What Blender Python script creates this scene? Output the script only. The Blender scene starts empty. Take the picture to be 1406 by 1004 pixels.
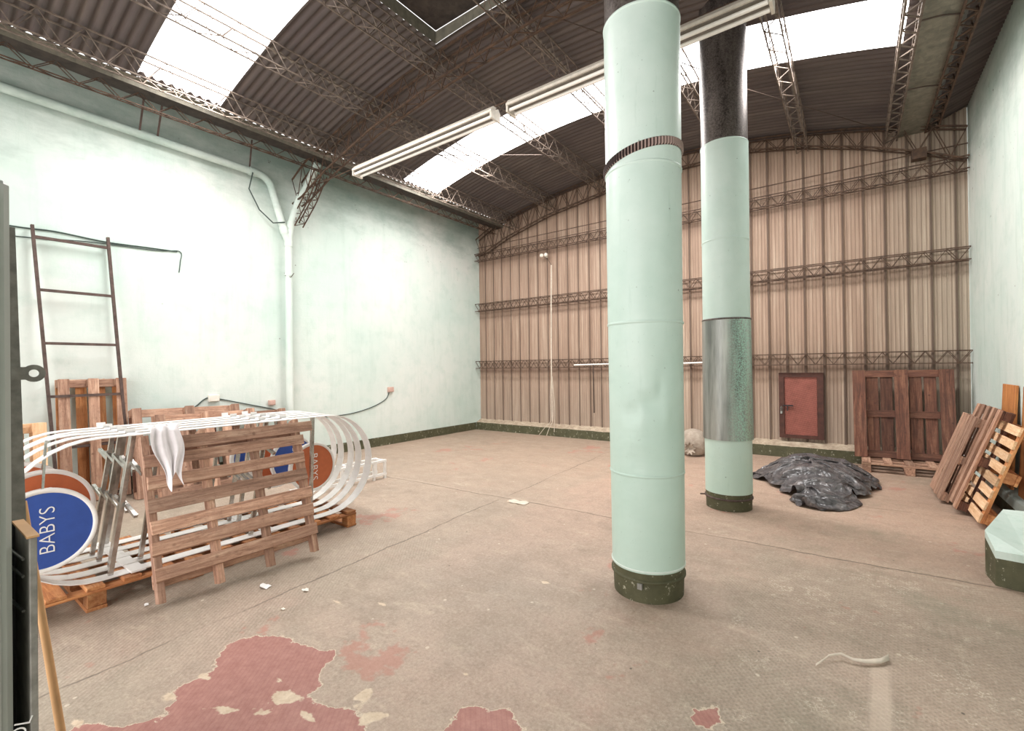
import bpy, bmesh, math, random
from mathutils import Vector, Matrix, noise, Euler
random.seed(7)
V = Vector
COL = bpy.context.scene.collection
PI = math.pi
XL, YB, XR = -7.46, 8.855, 1.30          # left wall, back wall, right wall
YF = -3.2                                  # wall behind the camera
def za(x): return 5.42 - .0375*(x+3.1)**2  # underside of the vaulted roof

# ------------------------------------------------------------------ mesh builder
class MB:
    def __init__(s): s.v=[]; s.f=[]; s.sm=[]
    def add(s, vs, fs, smooth=False):
        n=len(s.v); s.v += [V(a) for a in vs]
        for f in fs: s.f.append([i+n for i in f]); s.sm.append(smooth)
        return s
    def box(s, lo, hi, M=None, jit=0):
        x0,y0,z0=lo; x1,y1,z1=hi
        vs=[V(p) for p in ((x0,y0,z0),(x1,y0,z0),(x1,y1,z0),(x0,y1,z0),(x0,y0,z1),(x1,y0,z1),(x1,y1,z1),(x0,y1,z1))]
        if jit: vs=[p+V((random.uniform(-jit,jit) for _ in range(3))) for p in vs]
        if M: vs=[M@p for p in vs]
        return s.add(vs,[(0,3,2,1),(4,5,6,7),(0,1,5,4),(1,2,6,5),(2,3,7,6),(3,0,4,7)])
    def bar(s, a, b, w, h, up=(0,0,1)):
        a=V(a); b=V(b); d=(b-a).normalized(); u=V(up)
        if abs(d.dot(u))>.98: u=V((1,0,0))
        r=d.cross(u).normalized(); u=r.cross(d)
        c=[]
        for p in (a,b):
            for sx,sy in ((-1,-1),(1,-1),(1,1),(-1,1)): c.append(p+r*sx*w/2+u*sy*h/2)
        return s.add(c,[(0,1,2,3),(7,6,5,4),(0,4,5,1),(1,5,6,2),(2,6,7,3),(3,7,4,0)])
    def tube(s, pts, r, n=8, caps=True, smooth=True):
        pts=[V(p) for p in pts]; k=len(pts)
        rr=r if hasattr(r,'__len__') else [r]*k
        ref=None; vs=[]
        for i,p in enumerate(pts):
            d=((pts[min(i+1,k-1)]-pts[max(i-1,0)])).normalized()
            if ref is None:
                ref=V((0,0,1)) if abs(d.z)<.9 else V((1,0,0))
            a=d.cross(ref).normalized(); b=a.cross(d).normalized(); ref=b
            for j in range(n):
                t=2*PI*j/n; vs.append(p+(a*math.cos(t)+b*math.sin(t))*rr[i])
        fs=[(i*n+j,i*n+(j+1)%n,(i+1)*n+(j+1)%n,(i+1)*n+j) for i in range(k-1) for j in range(n)]
        s.add(vs,fs,smooth)
        if caps:
            s.add(vs[:n],[tuple(range(n))]); s.add(vs[-n:],[tuple(reversed(range(n)))])
        return s
    def lathe(s, prof, n=48, c=(0,0,0), smooth=True, fn=None):
        vs=[]
        for r,z in prof:
            for j in range(n):
                t=2*PI*j/n; rr=r+(fn(t,z) if fn else 0)
                vs.append(V((c[0]+rr*math.cos(t),c[1]+rr*math.sin(t),c[2]+z)))
        fs=[(i*n+j,i*n+(j+1)%n,(i+1)*n+(j+1)%n,(i+1)*n+j) for i in range(len(prof)-1) for j in range(n)]
        return s.add(vs,fs,smooth)
    def disc(s, c, ex, ey, r, n=48):
        c=V(c); ex=V(ex); ey=V(ey)
        return s.add([c+(ex*math.cos(2*PI*j/n)+ey*math.sin(2*PI*j/n))*r for j in range(n)],[tuple(range(n))])
    def prism(s, poly, d):
        poly=[V(p) for p in poly]; d=V(d); n=len(poly)
        return s.add(poly+[p+d for p in poly],[tuple(reversed(range(n))),tuple(range(n,2*n))]+[(j,(j+1)%n,(j+1)%n+n,j+n) for j in range(n)])
    def build(s, name, mat, parent=None, origin=(0,0,0), bevel=0):
        o0=V(origin)
        me=bpy.data.meshes.new(name)
        me.from_pydata([tuple(p-o0) for p in s.v],[],s.f)
        for p,sm in zip(me.polygons,s.sm): p.use_smooth=sm
        bm=bmesh.new(); bm.from_mesh(me); bmesh.ops.recalc_face_normals(bm,faces=bm.faces); bm.to_mesh(me); bm.free()
        me.materials.append(mat); me.update()
        o=bpy.data.objects.new(name,me); COL.objects.link(o)
        if parent: o.parent=parent
        else: o.location=o0
        if bevel:
            b=o.modifiers.new('Bevel','BEVEL'); b.width=bevel; b.segments=1; b.limit_method='ANGLE'
        return o

def tag(o,label=None,cat=None,group=None,kind=None):
    if label: o['label']=label
    if cat: o['category']=cat
    if group: o['group']=group
    if kind: o['kind']=kind
    return o
def empty(name,loc=(0,0,0),label=None,cat=None,group=None,kind=None,M=None):
    o=bpy.data.objects.new(name,None); o.empty_display_size=.1; COL.objects.link(o)
    if M is not None: o.matrix_world=M
    else: o.location=loc
    return tag(o,label,cat,group,kind)
def dup(root,M,label=None,group=None):
    r=root.copy(); COL.objects.link(r); r.matrix_world=M
    if label: r['label']=label
    if group: r['group']=group
    for ch in list(root.children):
        c=ch.copy(); COL.objects.link(c); c.parent=r; c.matrix_parent_inverse=Matrix()
        for g in list(ch.children):
            d=g.copy(); COL.objects.link(d); d.parent=c; d.matrix_parent_inverse=Matrix()
    return r
def frame(origin,ex,ey):
    ex=V(ex).normalized(); ey=V(ey); ey=(ey-ex*ey.dot(ex)).normalized(); ez=ex.cross(ey)
    M=Matrix((ex,ey,ez)).transposed().to_4x4(); M.translation=V(origin); return M

# ------------------------------------------------------------------ materials
def srgb(h):
    h=h.lstrip('#'); c=[int(h[i:i+2],16)/255 for i in (0,2,4)]
    return tuple(((x/12.92) if x<=.04045 else ((x+.055)/1.055)**2.4) for x in c)+(1,)
class NT:
    def __init__(s,name):
        s.m=bpy.data.materials.new(name); s.m.use_nodes=True; s.t=s.m.node_tree; s.t.nodes.clear()
        s.out=s.n('ShaderNodeOutputMaterial'); s.b=s.n('ShaderNodeBsdfPrincipled')
        s.l(s.b.outputs[0],s.out.inputs[0]); s.co=None
    def n(s,ty,**k):
        o=s.t.nodes.new(ty)
        for a,b in k.items(): setattr(o,a,b)
        return o
    def l(s,a,b): s.t.links.new(a,b)
    def put(s,v,i):
        if v is None: return
        if hasattr(v,'is_linked') or isinstance(v,bpy.types.NodeSocket): s.l(v,i)
        else: i.default_value=v
    def coord(s,scale=(1,1,1),world=True):
        if world:
            g=s.n('ShaderNodeNewGeometry').outputs['Position']
        else: g=s.n('ShaderNodeTexCoord').outputs['Object']
        m=s.n('ShaderNodeMapping'); m.inputs['Scale'].default_value=scale; s.l(g,m.inputs[0]); return m.outputs[0]
    def noise(s,v,scale,detail=4,rough=.55,dist=0):
        o=s.n('ShaderNodeTexNoise'); s.l(v,o.inputs['Vector']); o.inputs['Scale'].default_value=scale
        o.inputs['Detail'].default_value=detail; o.inputs['Roughness'].default_value=rough; o.inputs['Distortion'].default_value=dist
        return o.outputs['Fac']
    def vor(s,v,scale,feature='F1',out='Distance'):
        o=s.n('ShaderNodeTexVoronoi',feature=feature); s.l(v,o.inputs['Vector']); o.inputs['Scale'].default_value=scale; return o.outputs[out]
    def ramp(s,f,stops,interp='LINEAR'):
        o=s.n('ShaderNodeValToRGB'); o.color_ramp.interpolation=interp; s.l(f,o.inputs[0]); e=o.color_ramp.elements
        while len(e)<len(stops): e.new(.5)
        for i,(p,c) in enumerate(stops):
            e[i].position=p; e[i].color=srgb(c) if isinstance(c,str) else (c,c,c,1) if not hasattr(c,'__len__') else c
        return o.outputs[0]
    def mix(s,f,a,b,mode='MIX'):
        o=s.n('ShaderNodeMix',data_type='RGBA',blend_type=mode); s.put(f,o.inputs[0])
        s.put(srgb(a) if isinstance(a,str) else a,o.inputs[6]); s.put(srgb(b) if isinstance(b,str) else b,o.inputs[7]); return o.outputs[2]
    def math(s,op,a,b=None,c=None,clamp=False):
        o=s.n('ShaderNodeMath',operation=op,use_clamp=clamp); s.put(a,o.inputs[0])
        if b is not None: s.put(b,o.inputs[1])
        if c is not None: s.put(c,o.inputs[2])
        return o.outputs[0]
    def map(s,v,a,b,c=0,d=1):
        o=s.n('ShaderNodeMapRange'); s.l(v,o.inputs[0])
        for i,x in enumerate((a,b,c,d)): o.inputs[i+1].default_value=x
        return o.outputs[0]
    def sep(s,v):
        o=s.n('ShaderNodeSeparateXYZ'); s.l(v,o.inputs[0]); return o.outputs
    def bump(s,h,st=.3,d=.01):
        o=s.n('ShaderNodeBump'); o.inputs['Strength'].default_value=st; o.inputs['Distance'].default_value=d; s.l(h,o.inputs['Height']); s.l(o.outputs[0],s.b.inputs['Normal'])
    def set(s,col=None,rough=.7,metal=0,**k):
        if col is not None: s.put(srgb(col) if isinstance(col,str) else col,s.b.inputs['Base Color'])
        s.put(rough,s.b.inputs['Roughness']); s.put(metal,s.b.inputs['Metallic']); return s.m

def m_plain(name,col,rough=.6,metal=0,var=.12,sc=18):
    t=NT(name); v=t.coord(world=False); f=t.noise(v,sc,4,.6)
    c=srgb(col); lo=tuple(x*(1-var*1.6) for x in c[:3])+(1,); hi=tuple(min(1,x*(1+var)) for x in c[:3])+(1,)
    col=t.ramp(f,[(.3,lo),(.7,hi)]); t.bump(f,.12,.003); return t.set(col,rough,metal)

def m_mint(name,dark=False):
    t=NT(name); v=t.coord(); x,y,z=t.sep(v)
    base='#c6d6ce'; lite='#dadfd9'
    n1=t.noise(v,.5,5,.6); n2=t.noise(v,3.5,6,.65)
    c=t.mix(t.map(n1,.38,.64),base,lite)
    c=t.mix(t.math('MULTIPLY',t.map(n2,.5,.75),.5),c,'#b2c7bd')
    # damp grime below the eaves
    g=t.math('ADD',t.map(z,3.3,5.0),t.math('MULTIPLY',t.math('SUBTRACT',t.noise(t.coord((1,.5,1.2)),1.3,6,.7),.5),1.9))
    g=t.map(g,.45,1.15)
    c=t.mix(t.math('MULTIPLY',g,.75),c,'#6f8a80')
    st=t.noise(t.coord((3,3,.35)),2.4,5,.7)
    c=t.mix(t.math('MULTIPLY',t.map(st,.52,.8),.45 if dark else .22),c,'#8fab9b')
    # chips of bare plaster, mostly far up in the corner
    ch=t.noise(v,9,5,.75); ck=t.math('MULTIPLY',t.map(ch,.66,.69),t.map(t.math('ADD',z,t.math('MULTIPLY',y,.25)),4.6,6.0))
    c=t.mix(ck,c,'#5d5a4c')
    sp=t.map(t.vor(v,2.2),.03,.018); c=t.mix(t.math('MULTIPLY',sp,.7),c,'#6e6a60')
    # faint block courses under the paint
    br=t.n('ShaderNodeTexBrick'); mp=t.n('ShaderNodeCombineXYZ'); t.l(t.math('ADD',x,y),mp.inputs[0]); t.l(z,mp.inputs[1]); t.l(mp.outputs[0],br.inputs['Vector'])
    br.inputs['Scale'].default_value=1; br.inputs['Brick Width'].default_value=.42; br.inputs['Row Height'].default_value=.2; br.inputs['Mortar Size'].default_value=.006
    br.inputs['Color1'].default_value=(1,1,1,1); br.inputs['Color2'].default_value=(.97,.97,.97,1); br.inputs['Mortar'].default_value=(.5,.5,.5,1)
    h=t.math('ADD',t.math('MULTIPLY',t.noise(v,14,8,.7),.8),t.math('MULTIPLY',br.outputs['Color'],.25))
    t.bump(h,.35,.012)
    return t.set(c,.65)

def m_green():
    t=NT('green_dado_paint'); v=t.coord(); f=t.noise(v,6,6,.7); c=t.ramp(f,[(.3,'#3f3e29'),(.6,'#525038'),(.8,'#666149')])
    ch=t.map(t.noise(v,22,5,.78),.60,.64); c=t.mix(t.math('MULTIPLY',ch,.8),c,'#b9b4a0'); t.bump(f,.3,.01); return t.set(c,.7)

def m_steel(name,a='#3a2c26',b='#6b5347',rough=.75,metal=.15,sc=12):
    t=NT(name); v=t.coord(); f=t.noise(v,sc,6,.7); c=t.ramp(f,[(.3,a),(.7,b)]); t.bump(f,.2,.004); return t.set(c,rough,metal)

def m_galv(name,a,b,rough=.45,metal=.6,sc=30):
    t=NT(name); v=t.coord(); c1=t.vor(v,sc*2.5,out='Color'); s=t.n('ShaderNodeSeparateColor'); t.l(c1,s.inputs[0])
    f=t.math('ADD',t.math('MULTIPLY',s.outputs[0],.2),t.math('MULTIPLY',t.noise(t.coord((3,3,.6)),3,6,.7),.75))
    c=t.ramp(f,[(.3,a),(.75,b)]); return t.set(c,rough,metal)

def m_roof():
    t=NT('weathered_corrugated_sheet'); v=t.coord(); x,y,z=t.sep(v)
    st=t.noise(t.coord((.35,6,.35)),2.2,6,.7); n=t.noise(v,1.1,5,.6)
    c=t.ramp(st,[(.25,'#4d4340'),(.5,'#665a55'),(.78,'#85786f')])
    c=t.mix(t.math('MULTIPLY',t.map(n,.4,.7),.5),c,'#5a4d50')
    # darker along the low line of each corrugation
    w=t.math('SINE',t.math('MULTIPLY',y,2*PI/.1)); w=t.map(w,-1,1,1,.0)
    c=t.mix(t.math('MULTIPLY',w,.55),c,'#332b29')
    lap=t.math('PINGPONG',t.math('ADD',x,.6),1.2); c=t.mix(t.map(lap,.03,.01,0,.5),c,'#a09284')
    t.bump(t.noise(v,30,5,.7),.2,.004)
    return t.set(c,.7,.1)

def m_sheetwall():
    t=NT('old_ribbed_wall_sheet'); v=t.coord(); x,y,z=t.sep(v)
    st=t.noise(t.coord((9,1,.25)),2.0,7,.72); n=t.noise(v,.8,4,.6)
    c=t.ramp(st,[(.25,'#7f6757'),(.5,'#a08775'),(.72,'#c2ae9b')])
    c=t.mix(t.map(n,.42,.68,0,.55),c,'#a98e7c')
    low=t.map(z,1.5,.2,0,1); c=t.mix(t.math('MULTIPLY',low,.35),c,'#a59d90')
    # greener and lighter sheets near the right corner
    rt=t.map(x,0.1,1.2,0,.45); c=t.mix(rt,c,'#a8a292')
    # soft dark bands just below each girt, then dark lines along the ribs
    for zz in (1.66,3.02,4.25): 
        d=t.math('ABSOLUTE',t.math('SUBTRACT',z,zz-.22)); c=t.mix(t.map(d,.20,.0,0,.45),c,'#6f5546')
    fm=t.math('FRACT',t.math('DIVIDE',t.math('ADD',x,20.0),.255)); e=t.math('ABSOLUTE',t.math('SUBTRACT',fm,.5))
    c=t.mix(t.map(e,.415,.475,0,.85),c,'#4a382e')
    fm2=t.math('FRACT',t.math('DIVIDE',t.math('ADD',x,20.0),.051)); e2=t.math('ABSOLUTE',t.math('SUBTRACT',fm2,.5))
    c=t.mix(t.map(e2,.38,.48,0,.42),c,'#5c483b')
    sp=t.map(t.noise(v,40,4,.8),.62,.7,0,.4); c=t.mix(sp,c,'#6a5547')
    t.bump(st,.2,.006); return t.set(c,.75)

def m_wood(name,cols,grain_axis=0,sc=1.0,rough=.75):
    t=NT(name); s=[14,14,14]; s[grain_axis]=1.1
    inf=t.n('ShaderNodeObjectInfo'); tc=t.n('ShaderNodeTexCoord').outputs['Object']
    va=t.n('ShaderNodeVectorMath',operation='MULTIPLY_ADD'); t.l(tc,va.inputs[0]); va.inputs[1].default_value=(1,1,1)
    rv=t.n('ShaderNodeCombineXYZ')
    for i,k in enumerate((7.3,3.1,11.7)): t.l(t.math('MULTIPLY',inf.outputs['Random'],k),rv.inputs[i])
    t.l(rv.outputs[0],va.inputs[2])
    mp=t.n('ShaderNodeMapping'); mp.inputs['Scale'].default_value=s; t.l(va.outputs[0],mp.inputs[0]); v=mp.outputs[0]
    f=t.noise(v,2.2*sc,7,.68,.6); g=t.noise(v,7*sc,5,.7); b=t.noise(va.outputs[0],4,5,.65)
    c=t.ramp(f,[(.28,cols[0]),(.5,cols[1]),(.72,cols[2])])
    kn=t.vor(va.outputs[0],9); c=t.mix(t.map(kn,.16,.05,0,.75),c,cols[0]); c=t.mix(t.map(g,.54,.68,0,.65),c,cols[0]); c=t.mix(t.map(b,.45,.7,0,.6),c,cols[3]); c=t.mix(t.map(t.noise(va.outputs[0],28,6,.8),.52,.68,0,.4),c,cols[0])
    k=t.map(inf.outputs['Random'],0,1,.70,1.28)
    hs=t.n('ShaderNodeHueSaturation'); t.l(c,hs.inputs['Color']); t.l(k,hs.inputs['Value'])
    t.bump(t.math('ADD',f,g),.5,.006); return t.set(hs.outputs[0],rough)

WOODS={}
class WD(dict):
    pass
def wood(key,axis):
    k=(key,axis)
    if k not in WOODS: WOODS[k]=m_wood(key+'_'+'xyz'[axis]+'_grain',WC[key],axis)
    return WOODS[k]
WC={'wood':['#6f4d3d','#b08871','#d6b59c','#92705e'],'wooddark':['#3f2620','#6b4434','#8f6650','#4c332b'],'woodwarm':['#8a4f2c','#b97a4a','#d3a06d','#8d5b3c'],'woodlight':['#b58660','#dcb48c','#ecd0b0','#c39a78'],'plankw':['#9a5a31','#c48047','#d99b5e','#a8683a']}
M={}
M['mint']=m_mint('mint_wall_paint'); M['mintR']=m_mint('streaked_mint_wall_paint',True)
M['green']=m_green(); M['roof']=m_roof(); M['sheet']=m_sheetwall()
M['lattice']=m_steel('brown_lattice_steel','#33261f','#69503f')
M['purlin']=m_steel('dusty_lattice_steel','#4a3f39','#8b7b6e')
M['gutter']=m_galv('grey_gutter_metal','#6b675c','#918b7c',.6,.2,8)
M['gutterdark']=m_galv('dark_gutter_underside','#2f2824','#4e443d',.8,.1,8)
M['galvdark']=m_galv('dark_galvanised_duct','#3f3836','#8c827c',.42,.65,38)
M['galv']=m_galv('galvanised_sleeve','#7c7d7a','#b9bcb6',.35,.75,34)
M['ladder']=m_steel('rusty_ladder_steel','#3e302c','#66544d')
M['whitemetal']=m_plain('white_enamelled_strip','#eeebe8',.45,0,.06,8)
M['whiteplastic']=m_plain('cream_plastic','#e9e2d6',.5,0,.05)
M['lampmetal']=m_plain('cream_lamp_enamel','#d9cfc2',.5,0,.1)
M['lamplow']=m_plain('dusty_lamp_reflector','#7d746a',.6,0,.12)  # underside tone, darker than the cream housing
M['tube']=m_plain('white_fluorescent_glass','#efe9e2',.25,0,.03)
M['blue']=m_plain('blue_sign_face','#3353a4',.4,0,.05); M['orange']=m_plain('orange_sign_face','#c0653c',.45,0,.06)
M['rimwhite']=m_plain('white_sign_rim','#f0ece9',.4,0,.03); M['letter']=m_plain('white_lettering','#f4f2f2',.5,0,.01)




M['stick']=m_plain('tan_broom_handle','#c69a6c',.6,0,.1,6)
M['greysteel']=m_plain('grey_painted_steel','#a5a8a3',.5,.0,.05,5)
M['greydark']=m_plain('worn_dark_steel','#8b8882',.6,.0,.2,22)
M['black']=m_plain('black_steel_recess','#18181c',.5,.1,.2)
M['cable']=m_plain('dark_cable','#3c4a45',.7,0,.1); M['wire']=m_plain('thin_brown_wire','#4e4038',.7,.2,.1)
M['cablew']=m_plain('pale_cable','#cfc2b2',.7,0,.1)
M['cloth']=m_plain('white_rag_cloth','#e6e0e2',.9,0,.05,12)
M['pink']=m_plain('pink_box_plastic','#c9a79a',.6,0,.1)

def m_column():
    t=NT('mint_painted_duct'); v=t.coord(); x,y,z=t.sep(v)
    n=t.noise(v,1.6,5,.6); c=t.ramp(n,[(.35,'#bccfc6'),(.65,'#ccdad3')])
    lo=t.map(z,2.6,.4,0,.5); c=t.mix(lo,c,'#a8c5b6')
    st=t.noise(t.coord((6,6,.8)),2.5,6,.75); c=t.mix(t.map(st,.6,.8,0,.35),c,'#86a898')
    sp=t.map(t.noise(v,45,3,.8),.68,.72,0,.5); c=t.mix(sp,c,'#75897c')
    sp2=t.map(t.vor(v,7),.05,.03,0,.7); c=t.mix(sp2,c,'#5d6a60')
    t.bump(t.noise(t.coord((1,1,1.6)),3.0,3,.5),.35,.03); return t.set(c,.42)
M['col']=m_column()
def m_patched():
    t=NT('galvanised_patch_with_mint_flecks'); v=t.coord(); x,y,z=t.sep(v)
    n=t.noise(t.coord((5,5,.5)),2.2,4,.6); c=t.ramp(n,[(.35,'#6e706c'),(.65,'#a9aaa4')])
    f=t.noise(v,70,4,.85); side=t.map(x,-1.05,-.93); k=t.math('MULTIPLY',t.map(f,.47,.52),side); c=t.mix(t.math('MULTIPLY',k,.85),c,'#a3c8b8')
    return t.set(c,.38,.5)
M['patched']=m_patched()
def m_concrete():
    t=NT('crumbling_concrete_ledge'); v=t.coord(); f=t.noise(v,12,8,.75); c=t.ramp(f,[(.3,'#8d7a68'),(.55,'#b9a792'),(.75,'#d3c6b2')]); t.bump(f,.7,.02); return t.set(c,.9)
M['concrete']=m_concrete()
def m_tread():
    t=NT('red_tread_plate'); v=t.coord(); x,y,z=t.sep(v)
    a=t.math('SINE',t.math('MULTIPLY',t.math('ADD',x,z),2*PI/.045)); b=t.math('SINE',t.math('MULTIPLY',t.math('SUBTRACT',x,z),2*PI/.03))
    p=t.map(t.math('MULTIPLY',a,b),.15,.5); n=t.noise(v,8,5,.7); c=t.ramp(n,[(.3,'#6b3329'),(.7,'#8f4d42')]); c=t.mix(t.math('MULTIPLY',p,.5),c,'#c98a78')
    t.bump(p,.6,.006); return t.set(c,.55,.1)
M['tread']=m_tread(); M['redframe']=m_steel('dark_red_door_frame','#3f2620','#5d3a30')
def m_sky():
    t=NT('translucent_skylight_sheet'); v=t.coord(); f=t.noise(v,5,6,.8)
    e=t.b; t.set('#ffffff',.6); c=t.ramp(f,[(.25,(1,.93,.88,1)),(.5,(1,1,1,1))]); t.l(c,e.inputs['Emission Color']); e.inputs['Emission Strength'].default_value=SKY_E; return t.m
SKY_E=9.0
M['sky']=m_sky()
def m_plastic():
    t=NT('crumpled_dark_plastic'); v=t.coord(world=False); f=t.noise(v,11,5,.6,.8); c=t.ramp(f,[(.3,'#3c3a3c'),(.55,'#5c5859'),(.8,'#8a8280')])
    wv=t.n('ShaderNodeTexNoise'); t.l(v,wv.inputs['Vector']); wv.inputs['Scale'].default_value=3.0
    ad=t.n('ShaderNodeVectorMath',operation='MULTIPLY_ADD'); t.l(wv.outputs['Color'],ad.inputs[0]); ad.inputs[1].default_value=(.35,.35,.35); t.l(v,ad.inputs[2])
    w=t.n('ShaderNodeTexVoronoi',feature='DISTANCE_TO_EDGE'); w.inputs['Scale'].default_value=9; t.l(ad.outputs[0],w.inputs['Vector'])
    w2=t.n('ShaderNodeTexVoronoi',feature='DISTANCE_TO_EDGE'); w2.inputs['Scale'].default_value=24; t.l(ad.outputs[0],w2.inputs['Vector'])
    t.bump(t.math('ADD',t.math('ADD',t.map(w.outputs['Distance'],0,.3),t.math('MULTIPLY',t.map(w2.outputs['Distance'],0,.3),.35)),t.math('MULTIPLY',f,.5)),.30,.022); return t.set(c,.20,.0)
M['tarp']=m_plastic()
def m_burlap():
    t=NT('grey_woven_sack'); v=t.coord(world=False); f=t.noise(v,10,6,.7); c=t.ramp(f,[(.3,'#8b7d70'),(.7,'#b9ab9c')]); t.bump(t.noise(v,90,3,.7),.5,.006); return t.set(c,.9)
M['sack']=m_burlap()

# ------------------------------------------------------------------ floor
def sd_poly(p,poly):
    x,y=p; d=1e9; ins=False; n=len(poly)
    for i in range(n):
        x0,y0=poly[i]; x1,y1=poly[(i+1)%n]
        ex,ey=x1-x0,y1-y0; wx,wy=x-x0,y-y0
        t=max(0,min(1,(wx*ex+wy*ey)/(ex*ex+ey*ey))); dx,dy=wx-ex*t,wy-ey*t; d=min(d,dx*dx+dy*dy)
        if (y0>y)!=(y1>y) and x<(x1-x0)*(y-y0)/(y1-y0)+x0: ins=not ins
    d=math.sqrt(d); return -d if ins else d
RED=[[(-2.80,1.127),(-2.745,1.238),(-2.631,1.344),(-2.482,1.348),(-2.35,1.38),(-2.246,1.43),(-2.218,1.378),(-2.151,1.285),(-2.062,1.231),(-2.032,1.152),(-1.927,1.159),(-1.847,1.216),(-1.738,1.25),(-1.60,1.18),(-1.62,1.02),(-1.9,.8),(-2.2,.55),(-2.579,.40),(-2.68,.50),(-2.489,.633),(-2.408,.724),(-2.499,.794),(-2.609,.815),(-2.586,.912),(-2.573,.987),(-2.687,1.048)],
     [(-1.40,1.474),(-1.37,1.575),(-1.31,1.57),(-1.251,1.62),(-1.125,1.58),(-1.1,1.45),(-1.383,1.3)],
     [(-.586,2.092),(-.501,2.179),(-.46,2.098),(-.535,2.0)]]
CREAM=[(-2.26,1.142,.05,.022),(-2.128,1.10,.09,.05),(-2.268,.891,.05,.03),(-1.84,1.32,.035,.05),(-1.79,1.27,.06,.035),(-1.70,1.235,.05,.06),(-1.66,1.29,.04,.03),(-2.559,.79,.07,.035),(-2.58,.94,.05,.03),(-2.706,.513,.07,.03),(-2.104,.992,.05,.03),(-1.93,1.10,.07,.03),(-2.177,.939,.04,.02),(-2.36,.86,.03,.02),(-2.04,1.13,.05,.03),(-1.95,.95,.05,.03),(-2.12,1.31,.03,.012),(-1.2,3.0,.03,.02),(-1.75,2.75,.05,.03),(-3.02,4.2,.16,.07),(-1.55,1.7,.03,.02),(-2.45,1.9,.05,.02),(-2.7,1.75,.06,.015)]
def build_floor():
    x0,x1,y0,y1=-4.6,1.4,.2,4.6; h=.05
    fx=[XL-.1]+[x0+i*h for i in range(int((x1-x0)/h)+1)]
    fy=[YF-.1]+[y0+i*h for i in range(int((y1-y0)/h)+1)]+[5,6,7,8,YB+.1]
    vs=[];fs=[];red=[];cr=[]
    for y in fy:
        for x in fx:
            vs.append((x,y,0))
            inb = x0<=x<=x1 and y0<=y<=y1
            red.append(min(sd_poly((x,y),P) for P in RED) if inb else 1.0)
            cr.append(min((math.hypot((x-a)/rx,(y-b)/ry)-1)*min(rx,ry) for a,b,rx,ry in CREAM) if inb else 1.0)
    nx=len(fx)
    for j in range(len(fy)-1):
        for i in range(nx-1): fs.append((j*nx+i,j*nx+i+1,(j+1)*nx+i+1,(j+1)*nx+i))
    me=bpy.data.meshes.new('floor'); me.from_pydata(vs,[],fs)
    for nm,arr in (('red',red),('cream',cr)):
        a=me.attributes.new(nm,'FLOAT','POINT'); a.data.foreach_set('value',arr)
    o=bpy.data.objects.new('floor',me); COL.objects.link(o); o['kind']='structure'
    t=NT('worn_painted_concrete_floor'); v=t.coord(); x,y,z=t.sep(v)
    n1=t.noise(v,.55,6,.6); n2=t.noise(v,3,7,.7); n3=t.noise(v,20,6,.75)
    c=t.ramp(n1,[(.3,'#968678'),(.5,'#ad9686'),(.7,'#bba08f')])
    c=t.mix(t.map(n2,.45,.72,0,.5),c,'#8a7a6b'); c=t.mix(t.map(t.noise(v,1.4,6,.7),.55,.72,0,.5),c,'#b08a7b')
    # pinker further away, greyer close by
    c=t.mix(t.map(y,2.5,6,0,.45),c,'#b08c76')
    c=t.mix(t.map(n3,.5,.75,0,.3),c,'#c8b8a4')
    # ribbed anti-slip areas
    ang=t.math('ADD',t.math('MULTIPLY',x,.75),t.math('MULTIPLY',y,.66)); rb=t.math('SINE',t.math('MULTIPLY',ang,2*PI/.022))
    ang2=t.math('ADD',t.math('MULTIPLY',x,-.66),t.math('MULTIPLY',y,.75)); rb2=t.math('SINE',t.math('MULTIPLY',ang2,2*PI/.022))
    wob=t.math('MULTIPLY',t.math('SUBTRACT',t.noise(v,1.6,4,.6),.5),1.3)
    mL=t.map(t.math('ADD',x,wob),-2.6,-2.9); mR=t.math('MULTIPLY',t.map(t.math('ADD',x,wob),-.75,-.55),t.map(t.math('ADD',y,wob),4.6,4.1))
    rib=t.math('ADD',t.math('MULTIPLY',rb,t.math('MULTIPLY',mL,t.map(y,3.2,2.6))),t.math('MULTIPLY',t.math('MULTIPLY',t.math('ADD',rb,rb2),.6),mR))
    c=t.mix(t.map(rib,.2,.9,0,.32),c,'#5f574b'); c=t.mix(t.math('MULTIPLY',t.math('MAXIMUM',mL,mR),.22),c,'#8d8a78')
    gr=t.map(y,3.2,1.2,0,.5); c=t.mix(t.math('MULTIPLY',gr,t.map(t.noise(v,.8,4,.6),.4,.6)),c,'#a29a88')
    mot=t.noise(v,8,8,.8); c=t.mix(t.map(mot,.5,.7,0,.38),c,'#75675a'); c=t.mix(t.map(t.noise(t.coord((.5,1.3,1)),5,7,.75,.6),.56,.72,0,.5),c,'#cbb9a4')
    # flakes and specks
    fl=t.map(t.noise(t.coord((1,1.6,1)),9,7,.82),.655,.675); c=t.mix(t.math('MULTIPLY',fl,.75),c,'#cdbda8')
    sp=t.map(t.vor(v,5),.06,.045); c=t.mix(t.math('MULTIPLY',sp,.6),c,'#dccfbd')
    sp=t.map(t.vor(t.coord((1.1,1,1)),3.4),.03,.02); c=t.mix(t.math('MULTIPLY',sp,.8),c,'#3d342e')
    f1=t.noise(v,55,4,.8); f2=t.noise(v,140,3,.8); f3=t.noise(t.coord((1.6,.7,1)),22,6,.8)
    c=t.mix(t.map(f1,.5,.66,0,.30),c,'#6d6053'); c=t.mix(t.map(f1,.5,.34,0,.26),c,'#cfbfae'); c=t.mix(t.map(f2,.52,.68,0,.28),c,'#64574b')
    c=t.mix(t.map(f3,.54,.70,0,.34),c,'#76685b'); c=t.mix(t.map(f3,.42,.30,0,.40),c,'#d0bfad')
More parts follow.
